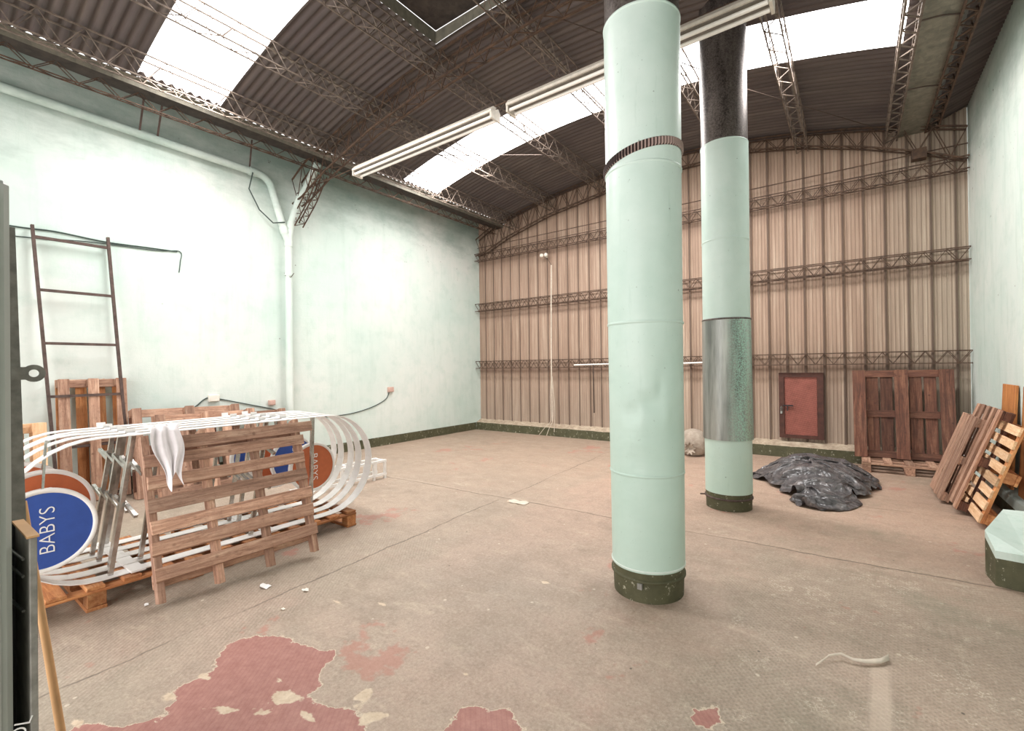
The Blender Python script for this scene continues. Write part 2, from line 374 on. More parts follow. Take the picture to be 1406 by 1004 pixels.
    patchy=t.map(t.noise(v,1.9,5,.7),.46,.60)
    curl=t.map(t.math('ABSOLUTE',t.math('SUBTRACT',t.noise(v,11,5,.7),.56)),.016,.006,0,.7)
    c=t.mix(t.math('MULTIPLY',curl,t.math('MULTIPLY',patchy,t.math('ADD',t.math('MULTIPLY',mR,.8),.2))),c,'#d8cab8')
    chip=t.map(t.noise(t.coord((1.5,.9,1)),16,4,.6),.70,.715); c=t.mix(t.math('MULTIPLY',t.math('MULTIPLY',chip,patchy),.85),c,'#d9cbb9')
    chd=t.map(t.noise(t.coord((1.2,1,1)),19,4,.7),.715,.73); c=t.mix(t.math('MULTIPLY',chd,.7),c,'#4b4038')
    gst=t.math('MULTIPLY',t.map(t.noise(v,.75,6,.75),.52,.66,0,.5),t.map(x,-1.2,.2)); c=t.mix(gst,c,'#7d7b69')
    # joints / cracks
    def line(a,b,d,w,amp,col,k):
        e=t.math('ADD',t.math('ADD',t.math('MULTIPLY',x,a),t.math('MULTIPLY',y,b)),t.math('MULTIPLY',t.math('SUBTRACT',t.noise(v,1.7,6,.65),.5),amp))
        return t.mix(t.math('MULTIPLY',t.map(t.math('ABSOLUTE',t.math('SUBTRACT',e,d)),w,w*.35,0,1),k),c,col)
    br_=t.map(t.noise(v,2.3,4,.6),.42,.6,.1,.65)
    c=line(-.03,1,4.36,.012,.13,'#54473c',t.map(t.noise(v,1.1,4,.6),.36,.52,.25,.85)); c=line(-.03,1,4.40,.03,.13,'#cdb9a5',.15)
    c=line(.0,1,6.1,.010,.2,'#6a5848',br_); c=line(1,.06,-3.02,.011,.14,'#5d5045',t.map(t.noise(v,1.3,4,.6),.38,.54,.2,.8)); c=line(1,0,-.6,.006,.4,'#6a5a4d',t.math('MULTIPLY',br_,.3)); c=line(-.3,1,2.35,.006,.3,'#c3b29c',t.math('MULTIPLY',br_,.5))
    # dark stains
    s1=t.map(t.noise(v,.9,7,.75),.56,.72,0,.45); c=t.mix(s1,c,'#6d6152')
    ex=t.math('SUBTRACT',x,.9); ey=t.math('SUBTRACT',y,2.3)
    # whitish worn corner and streak near the right foreground
    dd=t.math('SQRT',t.math('ADD',t.math('MULTIPLY',ex,ex),t.math('MULTIPLY',ey,ey))); k=t.math('ADD',t.map(dd,.75,.1),t.math('MULTIPLY',t.math('SUBTRACT',n2,.5),1.4)); c=t.mix(t.map(k,.35,1,0,.6),c,'#d8ccba')
    sx=t.math('SUBTRACT',t.math('SUBTRACT',x,t.math('MULTIPLY',y,.03)),.0); kk=t.math('MULTIPLY',t.map(t.math('ABSOLUTE',sx),.05,.025),t.map(y,2.98,2.9)); c=t.mix(t.math('MULTIPLY',kk,t.map(n2,.3,.6,.15,.55)),c,'#cfbbaa')
    # peeled paint
    aR=t.n('ShaderNodeAttribute',attribute_name='red').outputs['Fac']; aC=t.n('ShaderNodeAttribute',attribute_name='cream').outputs['Fac']
    j=t.math('ADD',t.math('MULTIPLY',t.math('SUBTRACT',t.noise(v,7,7,.65),.5),.16),t.math('MULTIPLY',t.math('SUBTRACT',t.noise(v,30,5,.7),.5),.04))
    r=t.math('ADD',aR,j)
    redc=t.ramp(n3,[(.3,'#96625a'),(.7,'#b08074')]); redc=t.mix(t.map(rb,.3,.9,0,.15),redc,'#7d463e')
    c=t.mix(t.map(r,.011,.007),c,'#cdbda8'); c=t.mix(t.map(r,.004,.0),c,redc)
    cm=t.math('ADD',aC,t.math('MULTIPLY',j,.45)); c=t.mix(t.map(cm,-.004,-.010),c,t.ramp(n3,[(.3,'#b79f86'),(.7,'#dccbb4')]))
    pk=t.map(t.math('ADD',t.noise(v,1.1,5,.7),t.math('MULTIPLY',n2,.25)),.74,.77,0,.55); c=t.mix(pk,c,'#b07466')
    h=t.math('ADD',t.math('ADD',t.math('MULTIPLY',rib,.10),t.math('ADD',t.math('MULTIPLY',n3,.35),t.math('ADD',t.math('MULTIPLY',f1,.35),t.math('MULTIPLY',f3,.3)))),t.math('MULTIPLY',t.map(r,.004,.012),.5)); t.bump(h,.45,.012)
    me.materials.append(t.set(c,t.map(n2,.3,.7,.5,.75)))
    return o
build_floor()

# ------------------------------------------------------------------ walls
def struct(name,mb,mat,parent=None,**k):
    o=mb.build(name,mat,parent,**k)
    if not parent: o['kind']='structure'
    return o
WT=5.12
struct('wall_left',MB().box((XL-.25,YF-.2,0),(XL,YB+.3,WT)),M['mint'])
# right wall with a slightly wavy, ragged top
mb=MB(); n=120; top=[]
for i in range(n+1):
    y=YF-.2+(YB+.3-YF+.2)*i/n; top.append((y,5.05+.04*noise.noise(V((y*2,0,0)))+.03*noise.noise(V((y*9,3,0)))))
for i in range(n):
    (ya,ta),(yb,tb)=top[i],top[i+1]
    mb.add([(XR,ya,0),(XR,yb,0),(XR,yb,tb),(XR,ya,ta),(XR+.25,ya,ta),(XR+.25,yb,tb)],[(0,1,2,3),(3,2,5,4)])
struct('wall_right',mb,M['mintR'])
# ribbed back wall sheet
def rib(x):
    f=((x+20)/.255)%1; e=abs(f-.5)          # big rib at f=0
    d=0
    if e>.40: d=.028*min(1,(e-.40)/.045)
    g=((x+20)/.051)%1
    if abs(g-.5)>.36 and e<.38: d+=.005
    return d
mb=MB(); xs=[]; x=XL
while x<XR+.0001: xs.append(x); x+=.0085
def ztop(x): return 5.16 if x<-6.72 else za(x)-.02 if x<.6 else 5.06
vs=[];fs=[]
for x in xs: 
    y=YB-rib(x); vs+= [(x,y,.24),(x,y,ztop(x))]
for i in range(len(xs)-1): fs.append((2*i,2*i+2,2*i+3,2*i+1))
mb.add(vs,fs); struct('wall_back',mb,M['sheet'])
# unseen wall behind the camera, with a wide opening added to admit light
mb=MB().box((XL,YF-.2,0),(-6.2,YF,5.6)).box((.2,YF-.2,0),(XR,YF,5.6)).box((-6.2,YF-.2,3.9),(.2,YF,5.6))
struct('wall_front',mb,M['mint'])
# green painted band, concrete kerb at the back
struct('baseboard_left',MB().box((XL-.001,YF,0),(XL+.012,8.66,.172)),M['green'])
mb=MB(); N=90; vs=[];fs=[]
for i in range(N+1):
    x=XL+.02+(XR-.1-XL-.02)*i/N; j=.012*noise.noise(V((x*4,1,0))); vs+=[(x,8.652+j*.3,0),(x,8.655+j,.178+j*.6),(x,8.79+j,.235+j),(x,YB+.05,.262+.5*j)]
for i in range(N): 
    for k in range(3): fs.append((4*i+k,4*i+4+k,4*i+5+k,4*i+1+k))
mb.add(vs,fs)
o=struct('trim_1',mb,M['concrete'])
o.data.materials.append(M['green'])
for p in o.data.polygons:
    if abs(p.normal.z)<.4: p.material_index=1
mb=MB().box((1.19,YF,0),(XR+.01,8.66,.13)); o=struct('baseboard_right',mb,M['green'])
struct('trim_2',MB().add([(1.185,YF,.13),(1.185,8.66,.13),(1.205,8.66,.2),(1.205,YF,.2),(XR,8.66,.24),(XR,YF,.24)],[(0,1,2,3),(3,2,4,5)]),M['mintR'])
# mint pilaster footing on the right
P=[(.735,4.63),(.75,4.42),(.90,4.385),(XR,4.33),(XR,5.2),(.93,5.2)]
pr=empty('trim_3',(.74,4.4,0),kind='structure')
zt=[.31,.235,.24,.25,.36,.345]
def ring_poly(z): return [V((a,b,z)) for a,b in P]
mb=MB(); b=[V((a,c,0)) for a,c in P]; m=[V((a,c,z-.05)) for (a,c),z in zip(P,zt)]
mb.add(b+m,[(i,(i+1)%6,(i+1)%6+6,i+6) for i in range(6)]); mb.build('green_side',M['green'],pr,(.74,4.4,0))
cx=V((1.15,4.8,0)); t_=[V((a,c,z)) for (a,c),z in zip(P,zt)]; ti=[p.lerp(V((cx.x,cx.y,p.z+.06)),.22) for p in t_]
mb=MB(); mb.add(m+t_,[(i,(i+1)%6,(i+1)%6+6,i+6) for i in range(6)]+[(6,7,8,11),(8,9,10,11)]); mb.build('mint_top',M['mintR'],pr,(.74,4.4,0))

# ------------------------------------------------------------------ roof
PITCH=.1
def zr(x,y,off=0): return za(x)+off+.018*math.sin(2*PI*y/PITCH)
XE=-6.68  # eaves over the left gutter
S1=(-6.60,-3.98,1.79,2.66); S2=(-6.60,.47,5.73,6.56); S0=(-6.60,-3.98,1.60,1.79)
MON=(-3.98,-1.35,-.3,3.97)
def inr(x,y,R): return R[0]-1e-6<=x<=R[1]+1e-6 and R[2]-1e-6<=y<=R[3]+1e-6
ysr=[]; y=YF-.2
while y<YB+.05: ysr.append(y); y+=PITCH/8
for R in (S1,S2,MON,S0):
    for e in R[2:]:
        k=min(range(len(ysr)),key=lambda i:abs(ysr[i]-e)); ysr[k]=e
def sheet(cond,xlist,off=0,f=zr):
    mb=MB(); idx={}
    for j in range(len(ysr)-1):
        for i in range(len(xlist)-1):
            xm=(xlist[i]+xlist[i+1])/2; ym=(ysr[j]+ysr[j+1])/2
            if not cond(xm,ym): continue
            q=[]
            for a,b in ((i,j),(i+1,j),(i+1,j+1),(i,j+1)):
                if (a,b) not in idx:
                    idx[(a,b)]=len(mb.v); mb.v.append(V((xlist[a],ysr[b],f(xlist[a],ysr[b],off))))
                q.append(idx[(a,b)])
            mb.f.append(q); mb.sm.append(True)
    return mb
xr_=sorted(set([XE,-6.60,-3.98,-1.35,.47]+[XE+i*.25 for i in range(1,29)]+[.57]))
xr_=[x for x in xr_ if x<=.571]
struct('ceiling',sheet(lambda x,y: not(inr(x,y,S1) or inr(x,y,S2) or inr(x,y,MON)),xr_),M['roof'])
struct('window_1',sheet(lambda x,y: inr(x,y,S1),xr_),M['sky'])
struct('window_2',sheet(lambda x,y: inr(x,y,S2),xr_),M['sky'])
# right lean-to roof beyond the valley gutter
zr2=lambda x,y,off: 4.86+.42*(x-.95)+.012*math.sin(2*PI*y/.076)+off
o=struct('trim_4',sheet(lambda x,y: True,[.93,1.15,1.6],0,zr2),M['roof'])
# raised monitor: cheeks and roof
t=MB(); x0,x1,y0,y1=MON; H0=.40
for a,b in (((x0,y0),(x0,y1)),((x0,y1),(x1,y1)),((x1,y1),(x1,y0)),((x1,y0),(x0,y0))):
    n=12
    for i in range(n):
        p=V(a).lerp(V(b),i/n) if False else (a[0]+(b[0]-a[0])*i/n,a[1]+(b[1]-a[1])*i/n); q=(a[0]+(b[0]-a[0])*(i+1)/n,a[1]+(b[1]-a[1])*(i+1)/n)
        t.add([(p[0],p[1],za(p[0])-.01),(q[0],q[1],za(q[0])-.01),(q[0],q[1],za(x0)+.14),(p[0],p[1],za(x0)+.14)],[(0,1,2,3)])
struct('trim_5',t,M['gutter'])
mb=MB(); mb.box((x0-.0,y0-.1,za(x0)+.150),(x1+.02,y1+.0,za(x0)+.165))
mo=struct('trim_6',mb,M['gutterdark'])
# gutters
def profile_y(pts,y0,y1):
    mb=MB()
    for a,b in zip(pts[:-1],pts[1:]): mb.add([(a[0],y0,a[1]),(b[0],y0,b[1]),(b[0],y1,b[1]),(a[0],y1,a[1])],[(0,1,2,3)])
    return mb
gu=empty('eaves_gutter',(-6.8,0,4.8),'long grey box gutter under the eaves above the left wall','gutter')
profile_y([(-6.70,4.83),(-6.70,4.925)],YF,YB).build('gutter_face',M['gutter'],gu,(-6.8,0,4.8))
mb=MB(); ys=[YF+(YB-YF)*i/160 for i in range(161)]
vs=[];fs=[]
for i,y in enumerate(ys):
    w=.03*noise.noise(V((y*1.3,0,5)))+.012*noise.noise(V((y*11,0,5))); vs+=[(-6.70,y,4.83),(-6.93+w,y,4.83),(-6.94+w,y,4.95)]
for i in range(160): fs+=[(3*i,3*i+3,3*i+4,3*i+1),(3*i+1,3*i+4,3*i+5,3*i+2)]
mb.add(vs,fs).build('gutter_underside',M['gutterdark'],gu,(-6.8,0,4.8))
profile_y([(-6.94,4.95),(XL,5.12)],YF,YB).build('flashing',M['gutterdark'],gu,(-6.8,0,4.8))
profile_y([(-6.70,4.925),(-6.665,4.928),(-6.665,4.918)],YF,YB).build('gutter_lip',M['gutter'],gu,(-6.8,0,4.8))
vg=empty('valley_gutter',(.7,0,4.8),'wide flat grey valley gutter between two lattice purlins near the right wall','gutter')
mb=MB()
yy=YF
while yy<YB:
    y2=min(yy+1.15,YB); d=.006*(int(yy*3)%2)
    mb.add([(.56,yy,4.80+d),(.86,yy,4.80+d),(.86,y2+.03,4.79+d),(.56,y2+.03,4.79+d),(.56,yy,4.95),(.96,yy,4.905),(.96,y2,4.905),(.56,y2,4.95)],[(0,1,2,3),(0,3,7,4),(1,2,6,5)]); yy=y2
mb.build('gutter_trough',M['gutter'],vg,(.7,0,4.8))
mb=MB()
for y in (5.9,7.3):
    mb=MB(); mb.tube([(.54,y,4.76),(.68,y+.02,4.76),(.74,y+.06,4.77),(.88,y+.16,4.78)],.008,6)
    mb.build('strap',M['wire'],vg,(.7,0,4.8))

# ------------------------------------------------------------------ lattice members
def lattice(name,label,cat,group,path,down,width,side,mat,pitch=None,rod=.007,chord=.012,cols=2):
    """box lattice: path = top centre points, down(p)= depth, side = unit vector of the width"""
    path=[V(p) for p in path]; o0=path[0]; side=V(side)
    root=empty(name,o0,label,cat,group)
    L=[0]
    for a,b in zip(path[:-1],path[1:]): L.append(L[-1]+(b-a).length)
    def P(s):
        s=max(0,min(L[-1],s))
        for i in range(len(L)-1):
            if s<=L[i+1]+1e-9: return path[i].lerp(path[i+1],(s-L[i])/(L[i+1]-L[i]))
        return path[-1]
    def D(s): 
        d=down(s/L[-1]) if callable(down) else down
        return V(d)
    n=max(1,round(L[-1]/(pitch or .2)))
    st=L[-1]/n
    offs=[side*width/2*k for k in ((-1,1) if cols==2 else (0,))]
    tc,bc,lc=MB(),MB(),MB()
    k=max(2,len(path)); ss=[L[-1]*i/(3*k) for i in range(3*k+1)] if len(path)>2 else [0,L[-1]]
    for of in offs:
        for a,b in zip(ss[:-1],ss[1:]):
            tc.bar(P(a)+of,P(b)+of,chord,chord); bc.bar(P(a)+of+D(a),P(b)+of+D(b),chord,chord)
        tc.build('top_chord',mat,root,o0); bc.build('bottom_chord',mat,root,o0); tc,bc=MB(),MB()
        for i in range(n):
            a=i*st; m=a+st/2; b=a+st
            lc.bar(P(a)+of,P(m)+of+D(m),rod,rod); lc.bar(P(m)+of+D(m),P(b)+of,rod,rod)
    if cols==2:
        for i in range(n):
            a=i*st; m=a+st/2; b=a+st
            lc.bar(P(a)+offs[0]+D(a),P(m)+offs[1]+D(m),rod,rod); lc.bar(P(m)+offs[1]+D(m),P(b)+offs[0]+D(b),rod,rod)
    lc.build('lacing',mat,root,o0)
    return root
# purlins running front to back
PUR=[(-6.3,'lattice purlin beside the left eaves gutter'),(-5.28,'lattice purlin next inward from the one beside the eaves gutter'),(-4.08,'lattice purlin along the left side of the raised roof monitor'),(-2.9,'lattice purlin above the gap between the two hanging lamps'),(-1.68,'lattice purlin crossing the roof just behind the big duct column'),(-.62,'lattice purlin crossing the long skylight right of the duct columns')]
for x,l in PUR:
    d=.26 if x<-6 else .24
    lattice('roof_purlin','dusty steel '+l,'purlin','roof purlins',[(x,YF,za(x)-.05),(x,YB-.05,za(x)-.05)],(0,0,-d),.15,(1,0,0),M['purlin'],.34,.008,.014)
for x,l,z in ((.485,'cobwebbed steel lattice purlin on the left edge of the valley gutter',4.84),(.925,'dark steel lattice purlin on the right edge of the valley gutter',4.86)):
    lattice('valley_purlin',l,'purlin','purlins beside the valley gutter',[(x,YF,z+.02),(x,YB-.05,z+.02)],(0,0,-.12),.13,(1,0,0),M['purlin'] if x<.6 else M['lattice'],.26,.012,.02)
lattice('eaves_girder','slim dark lattice girder hanging under the left eaves gutter','girder',None,[(-6.86,YF,4.84),(-6.86,YB-.1,4.84)],(0,0,-.155),.06,(1,0,0),M['lattice'],.36,.008,.012)
# arched trusses
LC=[(-7.40,4.22),(-7.05,4.30),(-6.4,4.54),(-5.3,4.82),(-3.9,5.02),(-2.6,5.10),(-1.37,5.09),(-.63,4.94),(.11,4.72),(.8,4.45),(1.28,4.22)]
def zlow(x):
    for (a,b),(c,d) in zip(LC[:-1],LC[1:]):
        if a<=x<=c: return b+(d-b)*(x-a)/(c-a)
    return LC[0][1] if x<LC[0][0] else LC[-1][1]
def arch(y,label,w):
    xs=[-7.38+i*(1.27+7.38)/26 for i in range(27)]
    path=[(x,y,min(za(x)-.045,4.62+(x+7.38)*.5 if x<-6.7 else 9)) for x in xs]
    def dn(t):
        x=-7.38+t*(1.27+7.38); zt=min(za(x)-.045,4.62+(x+7.38)*.5 if x<-6.7 else 9); return (0,0,zlow(x)-zt)
    r=lattice('arch_truss',label,'truss','arched roof trusses',path,dn,w,(0,1,0),M['lattice'],.36,.009,.02)
    mb=MB().tube([(-7.38,y,4.42),(1.28,y,4.45)],.008,6); mb.build('tie_rod',M['lattice'],r,path[0])
    mb=MB().box((.70,y-.07,4.36),(.86,y+.07,4.50)); mb.build('gusset_plate',M['lattice'],r,path[0])
    return r
arch(8.70,'arched brown lattice truss against the ribbed back wall',.12)
arch(4.12,'arched dark lattice truss carrying the two hanging strip lamps',.16)
lattice('wall_strut','short dark lattice strut fixed to the left wall beside the drain pipe','strut',None,[(-7.42,4.1,3.95),(-7.05,4.12,4.28),(-6.75,4.12,4.62)],(.12,0,-.10),.14,(0,1,0),M['lattice'],.16,.008,.014)
# girts on the back wall
for z,l in ((1.487,'lowest lattice girt on the back wall, just above the small red door'),(2.882,'middle lattice girt on the ribbed back wall'),(4.107,'highest lattice girt on the back wall, below the arched truss')):
    lattice('wall_girt',l,'girt','lattice girts on the back wall',[(XL+.01,8.735,z+.17),(XR-.01,8.735,z+.17)],(0,0,-.17),.13,(0,1,0),M['lattice'],.235,.008,.014)
# thin bracing rods under the roof
for i,(a,b,l) in enumerate([((-2.45,4.15,5.12),(-1.2,6.3,5.05),'thin dark bracing rod left of the big column top'),((-1.2,6.3,5.0),(.50,8.6,4.78),'thin bracing rod running from the duct column towards the back right corner'),((-6.1,4.3,4.75),(-4.1,6.5,5.0),'thin bracing rod above the left hanging lamp'),((-4.1,6.6,5.05),(-6.3,8.6,4.8),'thin bracing rod in the back left roof bay'),((-.62,5.6,4.95),(-1.5,6.9,5.1),'short thin bracing rod across the long skylight')]):
    o=MB().tube([a,b],.006,6).build('bracing_rod',M['wire'],None,a); tag(o,l,'rod','bracing rods')

# ------------------------------------------------------------------ lamps
def lamp(x0,x1,y,z,label):
    o0=(x0,y,z); r=empty('strip_lamp',o0,label,'lamp','hanging strip lamps')
    w=.085
    mb=MB(); n=V
    mb.prism([(x0,y-.045,z+.07),(x0,y-w,z+.02),(x0,y-w,z-.005),(x0,y+w,z-.005),(x0,y+w,z+.02),(x0,y+.045,z+.07)],(x1-x0,0,0)).build('housing',M['lampmetal'],r,o0)
    MB().box((x0+.02,y-.07,z-.012),(x1-.02,y+.07,z-.004)).build('reflector',M['lamplow'],r,o0)
    for s in (-1,1):
        MB().tube([(x0+.03,y+s*.05,z-.045),(x1-.03,y+s*.05,z-.045)],.018,12).build('fluorescent_tube',M['tube'],r,o0)
    for xx in (x0+.012,x1-.012): MB().box((xx-.012,y-.08,z-.07),(xx+.012,y+.08,z)).build('tube_holder',M['lampmetal'],r,o0)
    for xx in (x0+.35,x1-.35): MB().tube([(xx,y,z+.06),(xx,y,z+.14)],.004,6).build('hanger',M['wire'],r,o0)
lamp(-5.70,-3.17,4.08,4.32,'twin tube strip lamp left of the big column, hanging over open floor')
lamp(-2.97,-.46,4.08,4.31,'twin tube strip lamp passing between the two round columns')
o=MB().tube([(-3.2,4.08,4.38),(-3.05,4.08,4.345),(-2.93,4.08,4.38)],.005,6).build('lamp_cable',M['wire'],None,(-3.2,4.08,4.38)); tag(o,'thin cable linking the two hanging strip lamps','cable')
o=MB().tube([(-3.02,5.2,5.25),(-3.02,5.2,4.55)],.004,6).build('hanging_wire',M['wire'],None,(-3.02,5.2,4.55)); tag(o,'thin wire hanging straight down from the roof near the lamps','wire')

# ------------------------------------------------------------------ duct columns
def dent(a0,z0,w,h,d):
    return lambda t,z: -d*math.exp(-((((t-a0+PI)%(2*PI))-PI)/w)**2-((z-z0)/h)**2)
def column(name,cx,cy,r,segs,label,dents=(),base=None):
    o0=(cx,cy,0); root=empty(name,o0,label,'duct column')
    def fn(t,z): return sum(d(t,z) for d in dents)+.0012*math.sin(3*t+z*2)
    for nm,z0,z1,rr0,rr1,mat in segs:
        n=max(2,int((z1-z0)/.04)); prof=[(rr0+(rr1-rr0)*i/n,z0+(z1-z0)*i/n) for i in range(n+1)]
        mb=MB().lathe(prof,72,(cx,cy,0),True,fn); mb.build(nm,mat,root,o0)
    return root
a1=math.atan2(-2.87,1.13)  # faces the camera
segs=[('green_base',0,.20,.225,.232,M['green']),('lower_section',.19,.80,.236,.238,M['col']),('middle_section',.80,1.78,.240,.243,M['col']),('upper_section',1.78,2.79,.244,.246,M['col']),('top_section',2.79,3.80,.247,.249,M['col']),('galvanised_end',3.80,5.45,.243,.243,M['galvdark'])]
c1=column('duct_column',-1.135,3.075,.24,segs,'thick mint painted duct column nearer the camera with a dark corrugated belt',[dent(a1+.1,1.27,.30,.05,.022),dent(a1+.1,1.36,.35,.03,-.006),dent(a1+.5,1.18,.12,.05,-.012),dent(a1-.4,1.20,.22,.045,.018),dent(a1+.35,1.36,.1,.06,.016),dent(a1-.2,1.12,.12,.04,-.008),dent(a1,.9,.5,.05,.008),dent(a1+.5,1.5,.2,.06,.008)])
for z,rr in ((.80,.2415),(1.78,.2465),(2.79,.2485),(3.79,.251)):
    MB().lathe([(rr-.004,z-.010),(rr+.002,z-.006),(rr+.002,z+.006),(rr-.004,z+.010)],72,(-1.135,3.075,0)).build('seam_ring',M['col'],c1,(-1.135,3.075,0))
MB().lathe([(.232,.195),(.240,.198),(.240,.206),(.234,.21)],72,(-1.135,3.075,0)).build('base_rim',M['mint'],c1,(-1.135,3.075,0))
MB().lathe([(.228,.125),(.241,.13),(.241,.142),(.229,.147)],72,(-1.135,3.075,0)).build('base_clamp',M['green'],c1,(-1.135,3.075,0))
MB().box((-1.115,2.825,.095),(-1.085,2.845,.13)).build('clamp_bolt',M['greydark'],c1,(-1.135,3.075,0))
# slanting dark corrugated belt
mb=MB(); n=150; vs=[]
ax=a1-PI/2   # tilt axis: lower to the left, higher to the right
for i in range(n):
    t=2*PI*i/n; zc=2.965+.035*math.cos(t-(a1+.9))*1.0
    zc=2.875+.055*math.sin(t-a1+.25)
    r=.256+.006*(1 if (i//1)%2 else -1)
    for dz,k in ((-.028,0),(-.02,1),(.02,1),(.028,0)):
        rr=.249 if not k else r; vs.append((-1.135+rr*math.cos(t),3.075+rr*math.sin(t),zc+dz))
fs=[(4*i+k,4*((i+1)%n)+k,4*((i+1)%n)+k+1,4*i+k+1) for i in range(n) for k in range(3)]
t=NT('dark_corrugated_strip'); v=t.coord(); x,y,z=t.sep(v)
aa=t.math('ARCTAN2',t.math('SUBTRACT',y,3.075),t.math('SUBTRACT',x,-1.135)); w=t.math('SINE',t.math('MULTIPLY',aa,75)); cc=t.mix(t.map(w,-.3,.4),'#2e2220','#a48d85'); beltm=t.set(cc,.6,.2)
mb.add(vs,fs).build('corrugated_belt',beltm,c1,(-1.135,3.075,0))
cc2=(-1.085,5.345)
segs=[('green_base',0,.17,.222,.226,M['green']),('lower_section',.17,.74,.229,.229,M['col']),('galvanised_sleeve',.725,1.98,.245,.237,M['patched']),('middle_section',1.96,2.80,.231,.231,M['col']),('upper_section',2.80,3.82,.232,.233,M['col']),('galvanised_end',3.815,5.45,.228,.230,M['galvdark'])]
c2=column('duct_column',cc2[0],cc2[1],.23,segs,'thinner looking duct column further back with a bare galvanised sleeve around its middle',[dent(a1+.2,1.3,.2,.9,.006)])
for z,rr in ((2.80,.235),(1.975,.242),(3.815,.236),(5.0,.232)):
    MB().lathe([(rr-.006,z-.009),(rr,z-.005),(rr,z+.005),(rr-.006,z+.009)],64,(*cc2,0)).build('seam_ring',M['col'] if z<3.9 and z!=1.975 else M['galvdark'],c2,(*cc2,0))
MB().lathe([(.222,.105),(.236,.11),(.236,.122),(.224,.127)],64,(*cc2,0)).build('base_clamp',M['ladder'],c2,(*cc2,0))
MB().tube([(-1.30,5.26,.118),(-1.345,5.235,.118)],.008,8).build('clamp_bolt',M['ladder'],c2,(*cc2,0))

# ------------------------------------------------------------------ drain pipe on the left wall
o0=(-7.36,3.95,0); r=empty('drain_pipe',o0,'white drain pipe on the left wall with a fork near the eaves','pipe')
def arcpts(a,b,c,n=6):
    a,b,c=V(a),V(b),V(c); return [a.lerp(b,i/n).lerp(b.lerp(c,i/n),i/n) for i in range(n+1)]
x=-7.355; R_=.055
MB().tube([(x,3.955,.0),(x,3.955,3.62)],R_,16).build('down_pipe',M['mint'],r,o0)
MB().tube([(x,-3.0,4.66),(x,3.45,4.535)]+arcpts((x,3.5,4.53),(x,3.62,4.52),(x,3.68,4.40))+[(x,3.88,3.75)]+arcpts((x,3.90,3.68),(x,3.95,3.6),(x,3.955,3.5),4),R_,16).build('branch_pipe',M['mint'],r,o0)
MB().tube([(x,3.955,3.58),(x,3.99,3.86),(x+.12,4.08,4.3),(x+.2,4.13,4.42)]+arcpts((x+.24,4.15,4.5),(x+.3,4.17,4.62),(x+.5,4.18,4.80),4)[1:],R_,16).build('outlet_pipe',M['mint'],r,o0)
for p,d in (((x,3.955,3.55),(0,0,.05)),((x,3.955,3.05),(0,0,.02)),((x,3.40,4.537),(0,.05,0)),((x,3.88,3.75),(0,.015,-.05)),((x,3.985,3.84),(.005,.01,.05))):
    MB().tube([V(p)-V(d),V(p)+V(d)],R_+.009,16).build('pipe_collar',M['mint'],r,o0)
MB().tube([(x-.09,3.93,3.08),(x,3.90,3.02),(x+.07,3.955,3.0),(x+.05,4.01,3.07)],.006,6).build('wall_hook',M['ladder'],r,o0)
for yy,zb,m in ((1.98,4.72,'ladder'),(2.17,4.80,'ladder'),(3.33,4.78,'ladder')):
    MB().bar((x+.02,yy+.02,4.55),(x+.30 if yy!=3.33 else x+.15,yy,4.95),.022,.006).build('hanger_strap',M[m],r,o0)
o=MB().tube([(x+.06,3.38,4.50),(x+.02,3.34,4.25),(x,3.5,3.98),(x+.02,3.70,3.82),(x+.07,3.86,3.86)],.010,6).build('loose_cable',M['cable'],None,(x,3.5,3.9)); tag(o,'dark cable sagging off the bend of the white drain pipe','cable')

# ------------------------------------------------------------------ left wall fittings
def cable(name,pts,r,mat,label,cat='cable',n=5,group=None):
    pts=[V(p) for p in pts]; out=[]
    for i in range(len(pts)-1):
        p0=pts[max(0,i-1)];p1=pts[i];p2=pts[i+1];p3=pts[min(len(pts)-1,i+2)]
        for k in range(n):
            t=k/n; out.append(.5*((2*p1)+(-p0+p2)*t+(2*p0-5*p1+4*p2-p3)*t*t+(-p0+3*p1-3*p2+p3)*t**3))
    out.append(pts[-1]); o=MB().tube(out,r,6).build(name,mat,None,pts[0]); return tag(o,label,cat,group)
wx=XL+.012
cable('wall_cable',[(wx,.3,3.12),(wx,.95,3.125),(wx,1.228,3.141),(wx,1.684,3.115),(wx,2.1,3.13),(wx,2.44,3.14)],.009,M['cable'],'dark cable pinned high on the left wall behind the ladder')
cable('wall_cable',[(wx,.3,3.0),(wx,.95,3.02),(wx,1.3,3.06),(wx,1.6,3.09),(wx,2.2,3.11),(wx,2.47,3.15),(wx,2.475,3.0),(wx,2.46,2.86)],.006,M['cable'],'thinner cable on the left wall ending in a short hanging tail')
cable('wall_cable',[(wx,1.5,.60),(wx,1.9,.74),(wx,2.3,.88),(wx,2.60,.98),(wx,2.74,1.09),(wx,2.80,1.12)],.008,M['cable'],'cable rising to the cream junction box from behind the pallets')
cable('wall_cable',[(wx,2.93,1.10),(wx,3.3,1.0),(wx,3.72,.885),(wx,4.0,.78),(wx,4.5,.69),(wx,5.1,.685),(wx,5.6,.77),(wx,5.93,.90),(wx,6.02,1.03)],.008,M['cable'],'dark cable sagging along the left wall from junction box to socket')
def smallbox(name,y,z,w,h,mat,label,cat):
    r=empty(name,(XL,y,z),label,cat)
    MB().box((XL,y-w/2,z-h/2),(XL+.05,y+w/2,z+h/2)).build('box_body',mat,r,(XL,y,z),bevel=.006)
    MB().box((XL+.05,y-w/2+.012,z-h/2+.012),(XL+.056,y+w/2-.012,z+h/2-.012)).build('cover',mat,r,(XL,y,z))
smallbox('junction_box',2.87,1.11,.14,.10,M['whiteplastic'],'cream junction box on the left wall above the stacked pallets','box')
